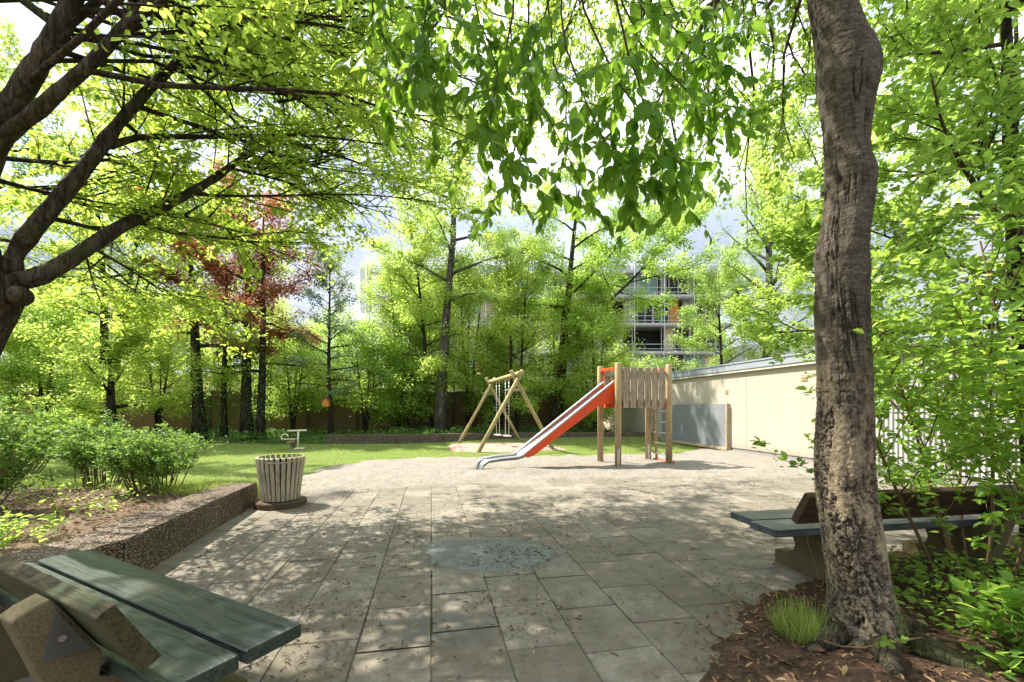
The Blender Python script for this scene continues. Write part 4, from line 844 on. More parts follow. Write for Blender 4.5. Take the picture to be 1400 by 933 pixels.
    for a0, ln in ((-0.9, .55), (-1.9, .35), (0.2, .5), (-2.9, .3)):
        c = curve(rng, base + (0.19 * math.cos(a0), .19 * math.sin(a0), .10), (math.cos(a0), math.sin(a0), -.25), ln, 7, .12, 0); c[:, 2] = np.maximum(c[:, 2], -.01); mb.tube(c, np.linspace(.065, .02, 8), 10)
    mb.build('root', M['bark_dark'], o, True, base)
    # crown above and drooping twigs
    limbs = []
    for i in range(14):
        zt = 4.3 + i * .42; a0 = i * 2.4 + .5; b = np.array((np.interp(zt, z, xc), Yt, zt)); limbs.append((curve(rng, b, (math.cos(a0), math.sin(a0), .75), 2.6 * (1 - i / 24), 6, .1, -.06), .05, .012))
    for i in range(26):
        zt = rng.uniform(3.9, 7.0); b = np.array((np.interp(zt, z, xc), Yt, zt)); T_ = np.array((rng.uniform(-.5, 5.0), rng.uniform(4.0, 7.2), rng.uniform(4.6, 7.8)))
        if i < 6: T_ = np.array((rng.uniform(1.6, 3.4), rng.uniform(4.5, 6.0), rng.uniform(3.9, 4.9)))
        t_ = np.linspace(0, 1, 8)[:, None]; c_ = b * (1 - t_) + T_ * t_ + np.array((0, 0, 1.0)) * t_ * (1 - t_) * 1.6; c_[1:] += rng.normal(0, .06, (7, 3)); limbs.append((c_, .03, .005))
    subs = branchlets(rng, limbs, 9, 1.1, .009, .8, .5, .2, .1, -.05); tws = branchlets(rng, subs, 4, .6, .004, .7, .4, .2, .1, -.2)
    put_wood('branches', (limbs, subs, tws), M['twig'], tr, base, (7, 4, 3))
    p, a, nn = leaf_on(rng, tws + subs, 33000, .05, .5); kk = fbm(p[:, 0] * 1.3, p[:, 1] * 1.3, p[:, 2] * 1.3, 302, 3) > .38; p, a, nn = p[kk], a[kk], nn[kk]; leaves('crown', p, a, nn, .055 * (.7 + .6 * rng.random(len(p))), .7, M['leaf_mid'], T_MID, o, base)
    return o
big_birch()
# orange root-like vine scar and thin ivy runner are part of the bark
rng = np.random.default_rng(77)
iv = empty('ivy_runner', (1.85, 2.0, .15), label='thin pale ivy runner with a few leaves crossing the foot of the birch trunk', cat='vine'); ivo = (1.85, 2.0, .15)
pts = np.array([P(1126, 876, 2.02), P(1150, 884, 2.0), P(1180, 886, 1.98), P(1205, 880, 1.99), P(1232, 876, 2.02), P(1262, 872, 2.1)]); mb = MB(); mb.tube(pts, .0035, 5); mb.build('stem', M['twig_warm'], iv, True, ivo)
k = 14; pp = np.array([at(pts, t)[0] for t in np.clip(rng.normal(.68, .08, k), 0, 1)]) + rng.normal(0, .01, (k, 3)); leaves('leaves', pp, rng.normal(0, 1, (k, 3)) + (0, 0, .2), rng.normal(0, .5, (k, 3)) + (0, -1, .8), .032, .85, M['leaf_mid'], T_MID, iv, ivo)

# ------------------------------------------------------------------ hornbeam at the left, its limbs as in the photograph
def hornbeam():
    base = np.array((-4.55, 3.15, .2)); o = empty('hornbeam_tree', base, label='spreading hornbeam forking low into mossy limbs at the left edge, canopy over the playground', cat='tree')
    rng = np.random.default_rng(3)
    def pl_(q): return np.array([P(*a) for a in q])
    def sm(p, k=4):
        t = np.linspace(0, 1, len(p)); T = np.linspace(0, 1, len(p) * k); c = np.stack([np.interp(T, t, p[:, i]) for i in range(3)], 1)
        for _ in range(3): c[1:-1] = (c[:-2] + c[1:-1] * 2 + c[2:]) / 4
        return c
    trunk = sm(np.vstack([base - (0, 0, .3), base + (.05, .0, .5), P(-55, 520, 3.2), P(-22, 455, 3.2), P(4, 405, 3.2), P(14, 375, 3.2)])); mb = MB()
    k = len(trunk); rad = np.interp(np.linspace(0, 1, k), [0, .15, .6, .85, 1], [.22, .15, .125, .125, .10]); mb.tube(trunk, rad, 24)
    c_ = P(28, 403, 3.12); mb.tube([c_ + (-.06, .05, 0), c_ + (0, -.02, 0), c_ + (.03, -.05, 0)], [.075, .06, .03], 14)
    tr = mb.build('trunk', M['bark_dark'], o, True, base)
    prim = [([(14, 385, 3.2), (45, 382, 3.25), (75, 368, 3.3), (130, 333, 3.5), (170, 306, 3.7), (215, 288, 3.95), (262, 263, 4.2), (300, 240, 4.45), (322, 222, 4.6), (348, 207, 4.8), (375, 190, 5.0), (420, 180, 5.3), (480, 172, 5.7)], .09, .014),
            ([(12, 375, 3.2), (20, 345, 3.2), (60, 296, 3.25), (100, 250, 3.35), (135, 205, 3.5), (165, 165, 3.65), (200, 125, 3.8), (240, 88, 4.0), (275, 55, 4.2), (305, 20, 4.3), (325, -40, 4.4)], .085, .03),
            ([(2, 420, 3.15), (-25, 340, 3.1), (-30, 250, 3.05), (0, 172, 3.0), (40, 105, 3.0), (70, 60, 3.0), (95, 15, 3.0), (115, -60, 3.05)], .11, .07),
            ([(-28, 260, 3.1), (0, 190, 3.0), (55, 150, 2.95), (80, 125, 2.95), (120, 92, 3.0), (170, 38, 3.1), (200, 8, 3.2), (240, -50, 3.3)], .065, .04),
            ([(-30, 250, 3.1), (-50, 120, 3.2), (-60, -60, 3.3), (-20, -260, 3.6)], .12, .07)]
    sec = [([(322, 222, 4.6), (350, 232, 4.8), (380, 228, 5.0), (420, 218, 5.3), (470, 210, 5.6)], .02, .006),
           ([(150, 200, 3.6), (190, 186, 3.8), (260, 188, 4.1), (330, 186, 4.5), (420, 184, 5.0), (540, 200, 5.6), (655, 211, 6.1)], .03, .006),
           ([(245, 85, 4.0), (290, 88, 4.1), (360, 72, 4.5), (430, 64, 5.0), (500, 66, 5.4), (575, 60, 5.9)], .028, .006),
           ([(290, 40, 4.2), (350, 38, 4.5), (430, 36, 5.0), (520, 20, 5.6)], .024, .006),
           ([(-10, 245, 3.1), (40, 258, 3.3), (100, 275, 3.6), (170, 293, 4.0)], .02, .005),
           ([(0, 216, 3.05), (60, 222, 3.4), (120, 222, 3.8), (210, 210, 4.3), (270, 200, 4.8)], .018, .005),
           ([(215, 288, 3.95), (270, 300, 4.4), (330, 320, 5.0), (420, 318, 5.6)], .016, .005),
           ([(120, 335, 3.5), (180, 370, 4.1), (230, 405, 4.6), (280, 430, 5.2)], .012, .004), ([(115, 340, 3.5), (125, 380, 4.1), (140, 420, 4.5)], .01, .004),
           ([(375, 190, 5.0), (470, 215, 5.6), (560, 250, 6.2), (620, 275, 6.6)], .018, .004), ([(380, 140, 4.6), (480, 120, 5.2), (560, 140, 6.0), (640, 150, 6.5)], .018, .004)]
    P1 = [(sm(pl_(q)), a, b) for q, a, b in prim]; P2 = [(sm(pl_(q)), a, b) for q, a, b in sec]
    P3 = []
    for pts, a, b in P1[2:] + P1[1:2]:         # limbs out of the picture that fill the crown towards the scene
        for i in range(3):
            t = .55 + .45 * i / 3; p, tan = at(pts, min(t, .999)); az = rng.uniform(-.5, 1.9); P3.append((curve(rng, p, (math.cos(az), math.sin(az), rng.uniform(.1, .7)), rng.uniform(2.5, 5.0), 7, .08, -.03), .022, .006))
    for i in range(4):
        p, tan = at(P1[0][0], .35 + .14 * i); az = rng.uniform(.2, 2.0); P3.append((curve(rng, p, (math.cos(az), math.sin(az), .15), rng.uniform(1.5, 2.6), 6, .08, 0), .016, .005))
    for i in range(7):     # back of the crown
        p, tan = at(P1[1][0], .2 + .1 * i); az = rng.uniform(1.4, 2.6); P3.append((curve(rng, p, (math.cos(az), math.sin(az), .25), rng.uniform(2, 3.4), 6, .08, 0), .02, .005))
    mb = MB()
    for pts, a, b in P1: mb.tube(pts, np.linspace(a, b, len(pts)) * .78 * (1 + .06 * rng.normal(size=len(pts))), 14)
    mb.build('limb', M['bark_dark'], o, True, base)
    for i in range(22):     # long arching limbs of the high crown, over the playground
        pts, a_, b_ = P1[2 + i % 3]; p, tan = at(pts, .6 + .39 * rng.random()); T_ = np.array((rng.uniform(-4.5, 2.2), rng.uniform(5.0, 9.5), rng.uniform(5.0, 8.3)))
        t_ = np.linspace(0, 1, 9)[:, None]; c_ = p * (1 - t_) + T_ * t_ + np.array((0, 0, 1.0)) * t_ * (1 - t_) * rng.uniform(.5, 2.0); c_[1:] += rng.normal(0, .06, (8, 3)); P3.append((c_, .016, .004))
    P4 = []
    for i in range(15):     # upper limbs added above the picture to shade the benches and the near paving
        pts, a_, b_ = P1[2 + i % 3]; p, tan = at(pts, .75 + .24 * rng.random()); Y_ = rng.uniform(1.8, 5.5); T_ = np.array((rng.uniform(-7.0, -1.0), Y_, 1.7 + .98 * Y_ + rng.uniform(.5, 2.0)))
        t_ = np.linspace(0, 1, 8)[:, None]; c_ = p * (1 - t_) + T_ * t_; c_[1:] += rng.normal(0, .06, (7, 3)); P4.append((c_, .03, .006))
    s4 = branchlets(rng, P4, 10, 1.1, .009, .7, .6, .3, .08, 0, .1); t4 = branchlets(rng, s4, 4, .5, .0035, .75, .7, .1, .1)
    subs = branchlets(rng, P2 + P3, 12, 1.25, .009, .7, .75, .12, .08, 0, .0) + branchlets(rng, P1[:2], 16, 1.0, .01, .9, .6, .35, .08)
    tws = branchlets(rng, subs + P2, 4, .5, .0035, .75, .8, .1, .1)
    put_wood('branches', (P2 + P3, subs, tws), M['bark_dark'], tr, base, (8, 4, 3)); put_wood('shade_branches', (P4, s4, t4), M['bark_dark'], tr, base, (8, 4, 3)); p, a, nn = leaf_on(rng, t4 + s4, 15000, .03, .25); kk = (p[:, 2] > 1.45 + .97 * p[:, 1]) & (fbm(p[:, 0] * 1.5, p[:, 1] * 1.5, p[:, 2] * 1.5, 303, 3) > .44); p, a, nn = p[kk], a[kk], nn[kk]; leaves('shade_crown', p, a, nn, .066 * (.6 + .7 * rng.random(len(p))), .6, M['leaf_hornbeam'], T_MID, o, base)
    n = 72000; p, a, nn = leaf_on(rng, tws + subs, n, .03, .25)
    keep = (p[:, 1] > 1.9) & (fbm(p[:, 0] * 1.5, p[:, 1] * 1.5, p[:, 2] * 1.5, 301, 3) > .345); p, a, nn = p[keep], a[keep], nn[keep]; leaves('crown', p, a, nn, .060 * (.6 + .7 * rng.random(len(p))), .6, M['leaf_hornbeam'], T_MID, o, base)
hornbeam()

# ------------------------------------------------------------------ tall tree behind the camera with large leaves hanging into the top of the picture
def overhead():
    base = np.array((-0.8, -2.6, 0.0)); o = empty('elm_tree', base, label='large-leaved tree whose long twigs hang into the top centre of the picture', cat='tree'); rng = np.random.default_rng(9)
    tr_pts = curve(rng, base - (0, 0, .1), (0.02, .05, 1), 9, 10, .02); mb = MB(); mb.tube(tr_pts, np.linspace(.26, .08, len(tr_pts)), 18); tr = mb.build('trunk', M['bark_dark'], o, True, base)
    limbs = []
    for i, (az, el, l) in enumerate(((1.35, .35, 5.5), (1.0, .45, 6.0), (1.75, .5, 6.0), (.6, .4, 5.5), (2.3, .4, 5), (1.5, .75, 6), (1.15, .7, 6.2), (.2, .4, 4), (3.2, .4, 4), (4.5, .4, 4))):
        p, _ = at(tr_pts, .42 + .05 * i); limbs.append((curve(rng, p, (math.cos(az) * math.cos(el), math.sin(az) * math.cos(el), math.sin(el)), l, 9, .05, -.025), .07, .02))
    hang = []
    paths = [((760, -260), (765, -20), (790, 130), (835, 225), (885, 262)), ((820, -240), (845, 0), (875, 60), (960, 150), (985, 230)), ((715, -260), (722, 0), (720, 90), (730, 180), (700, 250), (645, 310)),
             ((690, -240), (690, 10), (700, 70), (745, 150), (795, 250), (810, 290)), ((900, -240), (920, -20), (935, 70), (945, 200), (930, 280)), ((610, -240), (590, -20), (570, 60), (580, 140)), ((520, -220), (560, -40), (640, 40), (700, 130)),
             ((960, -200), (985, 0), (960, 60), (985, 110), (975, 190)), ((480, -240), (505, -40), (520, 25)), ((660, -220), (640, -20), (620, 60), (610, 110)), ((770, -180), (800, 30), (850, 120), (920, 200), (960, 260)),
             ((640, -160), (600, 40), (540, 100), (520, 150)), ((880, -160), (900, 30), (990, 90), (1000, 170)), ((560, -160), (500, 20), (560, 110), (620, 150)), ((780, -140), (740, 60), (680, 130), (640, 200), (620, 230)), ((820, -140), (860, 100), (900, 180), (890, 250)), ((700, -180), (705, 40), (660, 160), (690, 230), (760, 275)), ((860, -180), (880, 60), (830, 160), (850, 240), (870, 300)), ((620, -200), (650, 20), (690, 110), (660, 190)), ((740, -200), (750, 60), (790, 180), (750, 255), (790, 280))]
    for i, q in enumerate(paths):
        Y0 = 1.75 + .07 * (i % 5) * 1.5; pts = np.array([P(x, y, Y0 + .06 * j + (0.0 if j else -.3)) for j, (x, y) in enumerate(q)])
        t = np.linspace(0, 1, len(pts)); T = np.linspace(0, 1, 14); c = np.stack([np.interp(T, t, pts[:, k]) for k in range(3)], 1)
        for _ in range(2): c[1:-1] = (c[:-2] + 2 * c[1:-1] + c[2:]) / 4
        c[1:-1] += rng.normal(0, .008, c[1:-1].shape); hang.append((c, .0055, .0018))
        # carried by a limb overhead
        lp = min((at(l[0], u)[0] for l in limbs for u in (.3, .4, .5, .6, .7, .8, .9)), key=lambda z_: np.linalg.norm(z_ - c[0]) + (3 if z_[2] < c[0][2] + .2 else 0))
        hang.append((np.array([lp, (lp + c[0]) / 2 + (0, .0, .12), c[0]]), .012, .0055))
    hh = [h for i, h in enumerate(hang) if i % 2 == 0]; subs0 = branchlets(rng, hh, 9, .42, .0022, 1.1, .75, .22, .10, -.04)
    subs = branchlets(rng, limbs, 9, 1.4, .012, .8, .6, .25, .1); tws = branchlets(rng, subs, 4, .6, .004, .8, .6, .1, .1)
    put_wood('branches', (limbs, subs, tws), M['bark_dark'], tr, base, (9, 4, 3)); put_wood('hanging_twigs', (hang, subs0), M['twig'], tr, base, (6, 4))
    # near leaves: alternate along the twigs, hanging
    P0 = []; A = []; Nn = []
    for grp, t0, dens in ((hh, .35, 24), (subs0, .08, 46)):
        for pts, _, _ in grp:
            ln = np.linalg.norm(np.diff(pts, axis=0), axis=1).sum() * (1 - t0); k = max(2, int(ln * dens))
            for i in range(k):
                p, tan = at(pts, min(.999, t0 + (1 - t0) * (i + .5 * rng.random()) / k)); sd = np.cross(tan, (0, 0, 1)) * (1 if i % 2 else -1)
                P0.append(p); A.append(tan * .5 + sd * .6 + rng.normal(0, .3, 3) + (0, 0, -.55)); Nn.append(rng.normal(0, .45, 3) + (0, -.55, .75))
    P0 = np.array(P0); A = np.array(A); Nn = np.array(Nn); leaves('leaves', P0, A, Nn, .078 * (.4 + .9 * rng.random(len(P0))), .6, M['leaf_big'], T_FINE, o, base, True)
    p, a, nn = leaf_on(rng, tws + subs, 4500, .04, .4); s_ = (p[:, 2] > 1.5 + CAMZ + p[:, 1] * .98) | (p[:, 1] < .2); p, a, nn = p[s_], a[s_], nn[s_]
    leaves('crown', p, a, nn, .085 * (.6 + .6 * rng.random(len(p))), .6, M['leaf_big'], T_MID, o, base)
overhead()

# ------------------------------------------------------------------ trees of the background
def bx(px, Y, z=0.05): return (float((px - 700) / F * Y), Y, z)
BG = 'trees behind the lawn'
b = bx(150, 15.5); tree('maple_tree', 'dark trunk forking into two upright stems, furthest left of the background trees', b, 9, .2, [(b, (.0, 0), 3.2, .23), ((b[0] - .12, b[1], 3.0), (-.5, .3, ), 6.5, .14), ((b[0] + .15, b[1], 2.8), (1.0, .2), 6.5, .13)],
     .25, 11, 2.9, .1, .9, .4, 6, 1.1, 3, .5, 30000, .095, .65, 'leaf_yellow', seed=11, group=BG, spread=.09)
red = lambda p: (fbm(p[:, 0] * .55, p[:, 1] * .3, p[:, 2] * .55, 201, 2) > .34) & (p[:, 2] > 3.4)
b = bx(273, 16.8); tree('maple_tree', 'ivy-covered straight trunk between the forked tree and the copper-leaved one', b, 9, .24, [(b, (-.6, 0), 9.5, .24), ((b[0] + .75, b[1] + .3, 0), (.1, 0), 8.5, .13)],
     .35, 10, 2.8, .1, .9, .4, 6, 1.0, 3, .5, 26000, .095, .65, 'leaf_yellow', seed=12, group=BG, ivy=1500, spread=.09, leaf2='leaf_red', mods=red)
b = bx(338, 16.9); red2 = lambda p: (fbm(p[:, 0] * .5, p[:, 1] * .3, p[:, 2] * .5, 202, 2) > .20) & (p[:, 2] > 3.4)
tree('copper_maple_tree', 'tree with reddish copper foliage on twin dark trunks, left of centre', b, 10, .24, [(b, (-.1, 0), 10, .22), ((b[0] + .6, b[1] - .1, 0), (.15, 0), 9, .17)],
     .28, 12, 2.6, .0, .9, .4, 6, 1.1, 3, .5, 26000, .095, .65, 'leaf_yellow', seed=13, group=BG, ivy=1000, spread=.09, leaf2='leaf_red', mods=red2)
b = bx(452, 17.2, .15); tree('young_hornbeam_tree', 'slender airy blue-green tree narrowing to a pointed top', b, 7.6, .1, None, .22, 34, 2.0, .0, .8, .85, 5, .6, 2, .3, 9500, .075, .55, 'leaf_airy', seed=14, spread=.05, group=BG)
b = bx(603, 18.2, .15); tree('birch_tree', 'tall slim birch with a pale upper trunk standing behind the swing set', b, 15, .24, [(b, (1.0, 0), 15, .24)], .36, 20, 2.9, .2, .9, .3, 5, .9, 3, .5, 20000, .08, .65, 'leaf_birch', 'bark_pale', seed=15, group=BG)
b = bx(590, 18.8, .15); tree('field_maple_tree', 'round yellow-green tree left of the tall birch in front of the scaffolding', b, 9.4, .12, None, .22, 22, 2.8, .1, .9, .4, 6, .9, 3, .45, 22000, .085, .65, 'leaf_yellow', seed=16, spread=.09, group=BG, lean=(-1.0, 0))
b = bx(757, 19.2, .15); tree('maple_tree', 'maple with a dark leaning trunk right behind the slide', b, 10, .25, [(b, (1.3, 0), 11, .27), ((b[0] + .45, b[1], 4.0), (5.2, -.3), 5.2, .10)], .44, 14, 4.0, -.05, .9, .35, 7, 1.1, 3, .5, 30000, .095, .65, 'leaf_mid', seed=17, spread=.09, group=BG)
b = bx(706, 18.0, .15); tree('field_maple_tree', 'bright bushy tree with several thin stems between the birch and the leaning maple', b, 8.2, .1, [(b, (-.5, 0), 8.2, .09), (b, (.5, .2), 7.8, .08)], .22, 17, 2.3, .1, .9, .4, 6, .8, 3, .45, 24000, .085, .65, 'leaf_yellow', seed=18, spread=.09, group=BG)
b = bx(815, 18.5, .1); tree('field_maple_tree', 'low bright yellow-green tree beside the wooden tower', b, 5.4, .09, [(b, (-.2, 0), 6.0, .08), (b, (.5, 0), 5.4, .07), (b, (-.9, .2), 5.6, .07)], .12, 16, 1.8, .2, 1.0, .4, 6, .8, 3, .4, 26000, .08, .65, 'leaf_yellow', seed=19, spread=.09, group=BG)
b = bx(1045, 19.0); tree('birch_tree', 'airy birch with thin rising branches rising behind the garage roof', b, 14, .24, None, .22, 34, 3.4, .55, 1.15, .55, 6, 1.0, 3, .5, 15000, .075, .65, 'leaf_birch', 'bark_pale', seed=20, spread=.07, group=BG)
b = bx(985, 21.0); tree('field_maple_tree', 'bright low tree leaning over the far end of the garage roof', b, 7.6, .12, None, .25, 20, 3.2, .1, .9, .4, 6, .9, 3, .45, 24000, .085, .65, 'leaf_birch', seed=21, spread=.09, group=BG)
b = (13.0, 8.0, 0); tree('maple_tree', 'tall dense green maple filling the sky above the garage at the right edge', b, 11, .2, None, .28, 22, 4.2, .0, .9, .3, 7, 1.2, 4, .5, 36000, .085, .65, 'leaf_hornbeam', seed=22, spread=.08, group=BG)
b = (9.9, 13.5, 0); tree('maple_tree', 'leafy maple behind the garage between the airy birch and the thick trunk', b, 10, .18, None, .3, 18, 3.2, .1, .9, .35, 6, 1.1, 3, .5, 24000, .09, .65, 'leaf_yellow', seed=23, spread=.08, group=BG)
b = (.5, 9.0 + 9, 8); 
# linden outside the left edge, added for its shade on the sand
b = (-14.5, 11.0, 0.05); tree('linden_tree', 'wide high-crowned linden beyond the left edge of the lawn, added for shade', b, 11, .22, None, .40, 18, 4.6, .1, .8, .25, 8, 1.3, 4, .5, 36000, .085, .75, 'leaf_yellow', seed=24, spread=.08, group=BG)
b = (1.2, 26, 0); tree('linden_tree', 'distant linden showing above the apartment block', b, 9, .2, None, .4, 14, 2.8, .1, .9, .4, 6, 1.1, 3, .5, 9000, .11, .7, 'leaf_birch', seed=25, group=BG) if False else None
for i, (px, Y, h, lf, n) in enumerate(((-40, 17, 7.5, 'leaf_yellow', 20000), (60, 18.5, 6.5, 'leaf_mid', 20000), (105, 22.5, 5.6, 'leaf_yellow', 14000), (215, 19, 5.4, 'leaf_yellow', 18000), (400, 19.5, 4.6, 'leaf_mid', 15000), (500, 19.2, 4.6, 'leaf_mid', 15000))):
    b = bx(px, Y, .05); labs = ['bushy yellow-green tree at the far left edge', 'mid-green bushy tree left of the forked trunk', 'yellowish bushy tree behind the reed fence near the forked trunk', 'yellow-green bushy tree right of the forked trunk', 'small green tree between the copper maple and the pointed tree', 'small green tree between the pointed tree and the scaffolding']
    tree('bushy_tree', labs[i], b, h, .09, [(b, (-.5, 0), h, .08), (b, (.6, .1), h * .9, .07), (b, (.1, .2), h * .8, .06)], .26, 13, 2.1, .1, 1.0, .4, 6, .9, 3, .45, n, .085, .65, lf, seed=40 + i, spread=.09, group='bushy trees along the fence')

more = [(585, 21.5, 8.6, 'leaf_yellow', 'tall yellow-green tree hiding the left half of the scaffolding'), (-160, 18, 8, 'leaf_mid', 'far left tall leafy tree mostly outside the frame'), (10, 24, 8.5, 'leaf_yellow', 'tall tree beyond the reed fence behind the left limb'), (95, 25, 8.0, 'leaf_mid', 'dense round tree beyond the fence, second from the left edge'),
        (190, 25.5, 8.5, 'leaf_yellow', 'tall yellow-green tree beyond the fence right of the forked trunk'), (300, 25, 7.6, 'leaf_mid', 'dense tree beyond the fence behind the ivy trunk'), (385, 24, 6.6, 'leaf_yellow', 'yellow-green tree beyond the fence between copper tree and pointed tree'),
        (455, 23.5, 5.6, 'leaf_mid', 'green tree beyond the fence behind the pointed tree'), (545, 19.8, 7.4, 'leaf_mid', 'mid-green tree at the left end of the scaffolding'), (640, 20.0, 8.4, 'leaf_yellow', 'yellow-green tree just right of the tall birch'), 
        (680, 19.6, 4.2, 'leaf_mid', 'low green tree behind the swing beam'), (765, 20.2, 7.4, 'leaf_mid', 'green bushy tree behind the leaning maple trunk'), (850, 22, 3.9, 'leaf_yellow', 'bright bush filling the gap behind the wooden tower'), (560, 18.8, 3.6, 'leaf_mid', 'low green bush left of the swing frame')]
for i, (px, Y, h, lf, lab) in enumerate(more):
    b = bx(px, Y, .05); w_ = h / 7.0
    tree('bushy_tree', lab, b, h, .09, [(b, (-.5 * w_, 0), h, .08), (b, (.6 * w_, .1), h * .9, .07), (b, (.1, .2), h * .8, .06)], .26, 12, 2.4 * w_ + .3, .1, 1.0, .4, 6, .9, 3, .45, int(13000 * w_ + 3000), .10 if Y > 22 else .085, .65, lf, seed=60 + i, spread=.1, group='bushy trees along the fence')
# ------------------------------------------------------------------ shrubs
def shrub(name, label, base, h, rad, nst, nleaf, L_, leaf, seed, group=None, lean=.5, cat='shrub', ratio=.6, tmpl=T_MID, t0=.45, mat='twig_warm', r=.009, nb=5, bl=.35):
    rng = np.random.default_rng(seed); base = np.array(base, float); o = empty(name, base, label=label, cat=cat, group=group); st = []
    for i in range(nst):
        a = rng.random() * 6.283; q = math.sqrt(rng.random()); b0 = base + (math.cos(a) * q * rad * .35, math.sin(a) * q * rad * .35, -.05)
        st.append((curve(rng, b0, (math.cos(a) * q * lean, math.sin(a) * q * lean, 1), h * (.75 + .3 * rng.random()) * (1.05 - .25 * q), 6, .07), r, r * .35))
    subs = branchlets(rng, st, nb, bl, r * .45, .7, .3, t0, .12, 0, .15, .3); tws = branchlets(rng, subs, 3, bl * .5, .002, .7, .3, .2, .12)
    put_wood('stems', (st, subs, tws), M[mat], o, base, (6, 3, 3))
    p, a, nn = leaf_on(rng, tws + subs, nleaf, .02, .0, 1.0, .6); leaves('foliage', p, a, nn, L_ * (.6 + .7 * rng.random(nleaf)), ratio, M[leaf], tmpl, o, base); return o
b = G(150, 664, .18); shrub('spirea_shrub', 'rounded green shrub with bare stems, left one of the pair behind the low wall', (b[0] - .15, b[1], .15), 0.86, .75, 34, 8500, .045, 'leaf_shrub', 51, 'pair of rounded shrubs', .42)
b = G(212, 676, .2); shrub('spirea_shrub', 'rounded green shrub with dead brown twigs at its foot, right one of the pair', (b[0], b[1], .17), 0.84, .65, 34, 8500, .043, 'leaf_shrub', 52, 'pair of rounded shrubs', .38)
shrub('spirea_shrub', 'dense light green shrub at the left edge behind the mossy bench', (-5.45, 4.1, .25), 1.15, .8, 30, 8500, .045, 'leaf_shrub', 53, 'left edge shrubs', .7, t0=.2)
shrub('hazel_shrub', 'fresh green leafy shrub at the far left, taller and behind the edge shrub', (-9.3, 7.9, .1), 1.25, 1.0, 26, 10000, .065, 'leaf_mid', 54, 'left edge shrubs', .8, t0=.2, nb=7, bl=.5)
shrub('low_plant', 'low leafy weeds at the left edge under the edge shrub', (-3.95, 3.3, .27), .28, .4, 16, 420, .05, 'leaf_mid', 55, None, 1.2, 'plant', t0=.2, r=.003, bl=.15)
shrub('dogwood_shrub', 'tall dogwood shrub with thin brown stems rising beside the thick birch', (3.25, 2.95, .03), 3.0, .7, 6, 8500, .06, 'leaf_dogwood', 56, 'dogwoods at the right', .75, ratio=.62, tmpl=T_MID, t0=.2, r=.012, nb=14, bl=.95)
shrub('dogwood_shrub', 'dogwood shrub filling the right edge of the picture', (3.95, 2.7, .03), 3.7, .9, 6, 9500, .062, 'leaf_dogwood', 57, 'dogwoods at the right', .8, ratio=.62, tmpl=T_MID, t0=.2, r=.013, nb=15, bl=1.0)
b = (5.2, 4.2, 0); tree('elm_tree', 'elm with layered green leaves arching in from the upper right edge', b, 6.5, .09, [(b, (-1.0, -.5), 6.5, .09), (b, (.3, .4), 6.0, .07)], .25, 15, 2.5, -.05, .7, .3, 8, .9, 4, .45, 38000, .07, .62, 'leaf_dogwood', seed=58, spread=.03, tmpl=T_MID, flat=.8)
shrub('seedling', 'low bright green seedlings in the bottom right corner', (2.62, 2.05, .04), .38, .4, 14, 420, .085, 'leaf_dogwood', 59, None, 1.1, 'plant', .7, T_FINE, .3, r=.004, bl=.12)
# weeds and ivy on the ground in front of the fence: nobody could count them
def cover(name, n, region, hfun, L_, ratio, mat, seed, label, up=1.0, jit=.5, tmpl=T_QUAD, hmax=.12, upax=.3, hp=1.0):
    rng = np.random.default_rng(seed); lo = np.min(region, 0); hi = np.max(region, 0); X = rng.uniform(lo[0], hi[0], n * 2); Y = rng.uniform(lo[1], hi[1], n * 2)
    s_ = (sdf(X, Y, region) + (fbm(X * 1.7, Y * 1.7, seed=seed) - .47) * 1.1) > 0; X, Y = X[s_][:n], Y[s_][:n]; k = len(X)
    dn = fbm(X * 2.2, Y * 2.2, seed=seed + 1); Z = hfun(X, Y) + hmax * (rng.random(k) ** hp) * (.4 + 1.3 * smooth(.3, .65, dn)); p = np.stack([X, Y, Z], 1)
    ax_ = rng.normal(0, 1, (k, 3)); ax_[:, 2] = upax + .3 * rng.normal(size=k); nm = rng.normal(0, jit, (k, 3)); nm[:, 2] += up
    o = leaves(name, p, ax_, nm, L_ * (.5 + .9 * rng.random(k)), ratio, M[mat], tmpl); tag(o, label, 'ground cover', None, 'stuff'); return o
cover('ivy_ground_cover', 26000, [(-16, 15.8), (-8.5, 15.0), (-5, 15.6), (-1.8, 16.3), (1, 17), (5, 17.2), (4, 20.8), (-16, 20.2)], hgt, .09, .8, 'leaf_dark', 61, 'dark green ivy and weeds under the background trees', hmax=.24)
cover('woodland_ground_cover', 7500, [(2.15, 1.9), (2.2, 2.9), (2.7, 3.2), (3.4, 3.25), (7, 4.2), (7, 1.2), (3.4, 1.3)], soil_h, .05, .6, 'leaf_dogwood', 62, 'low green leafy weeds on the soil below the dogwoods', hmax=.14, tmpl=T_MID)
cover('weeds_by_wall', 450, [(-3.9, 3.9), (-3.75, 5.0), (-5.6, 6.0), (-6.6, 5.6), (-5, 4.4)], hgt, .05, .5, 'leaf_mid', 63, 'thin green weeds round the shrub bed', hmax=.14, tmpl=T_MID)
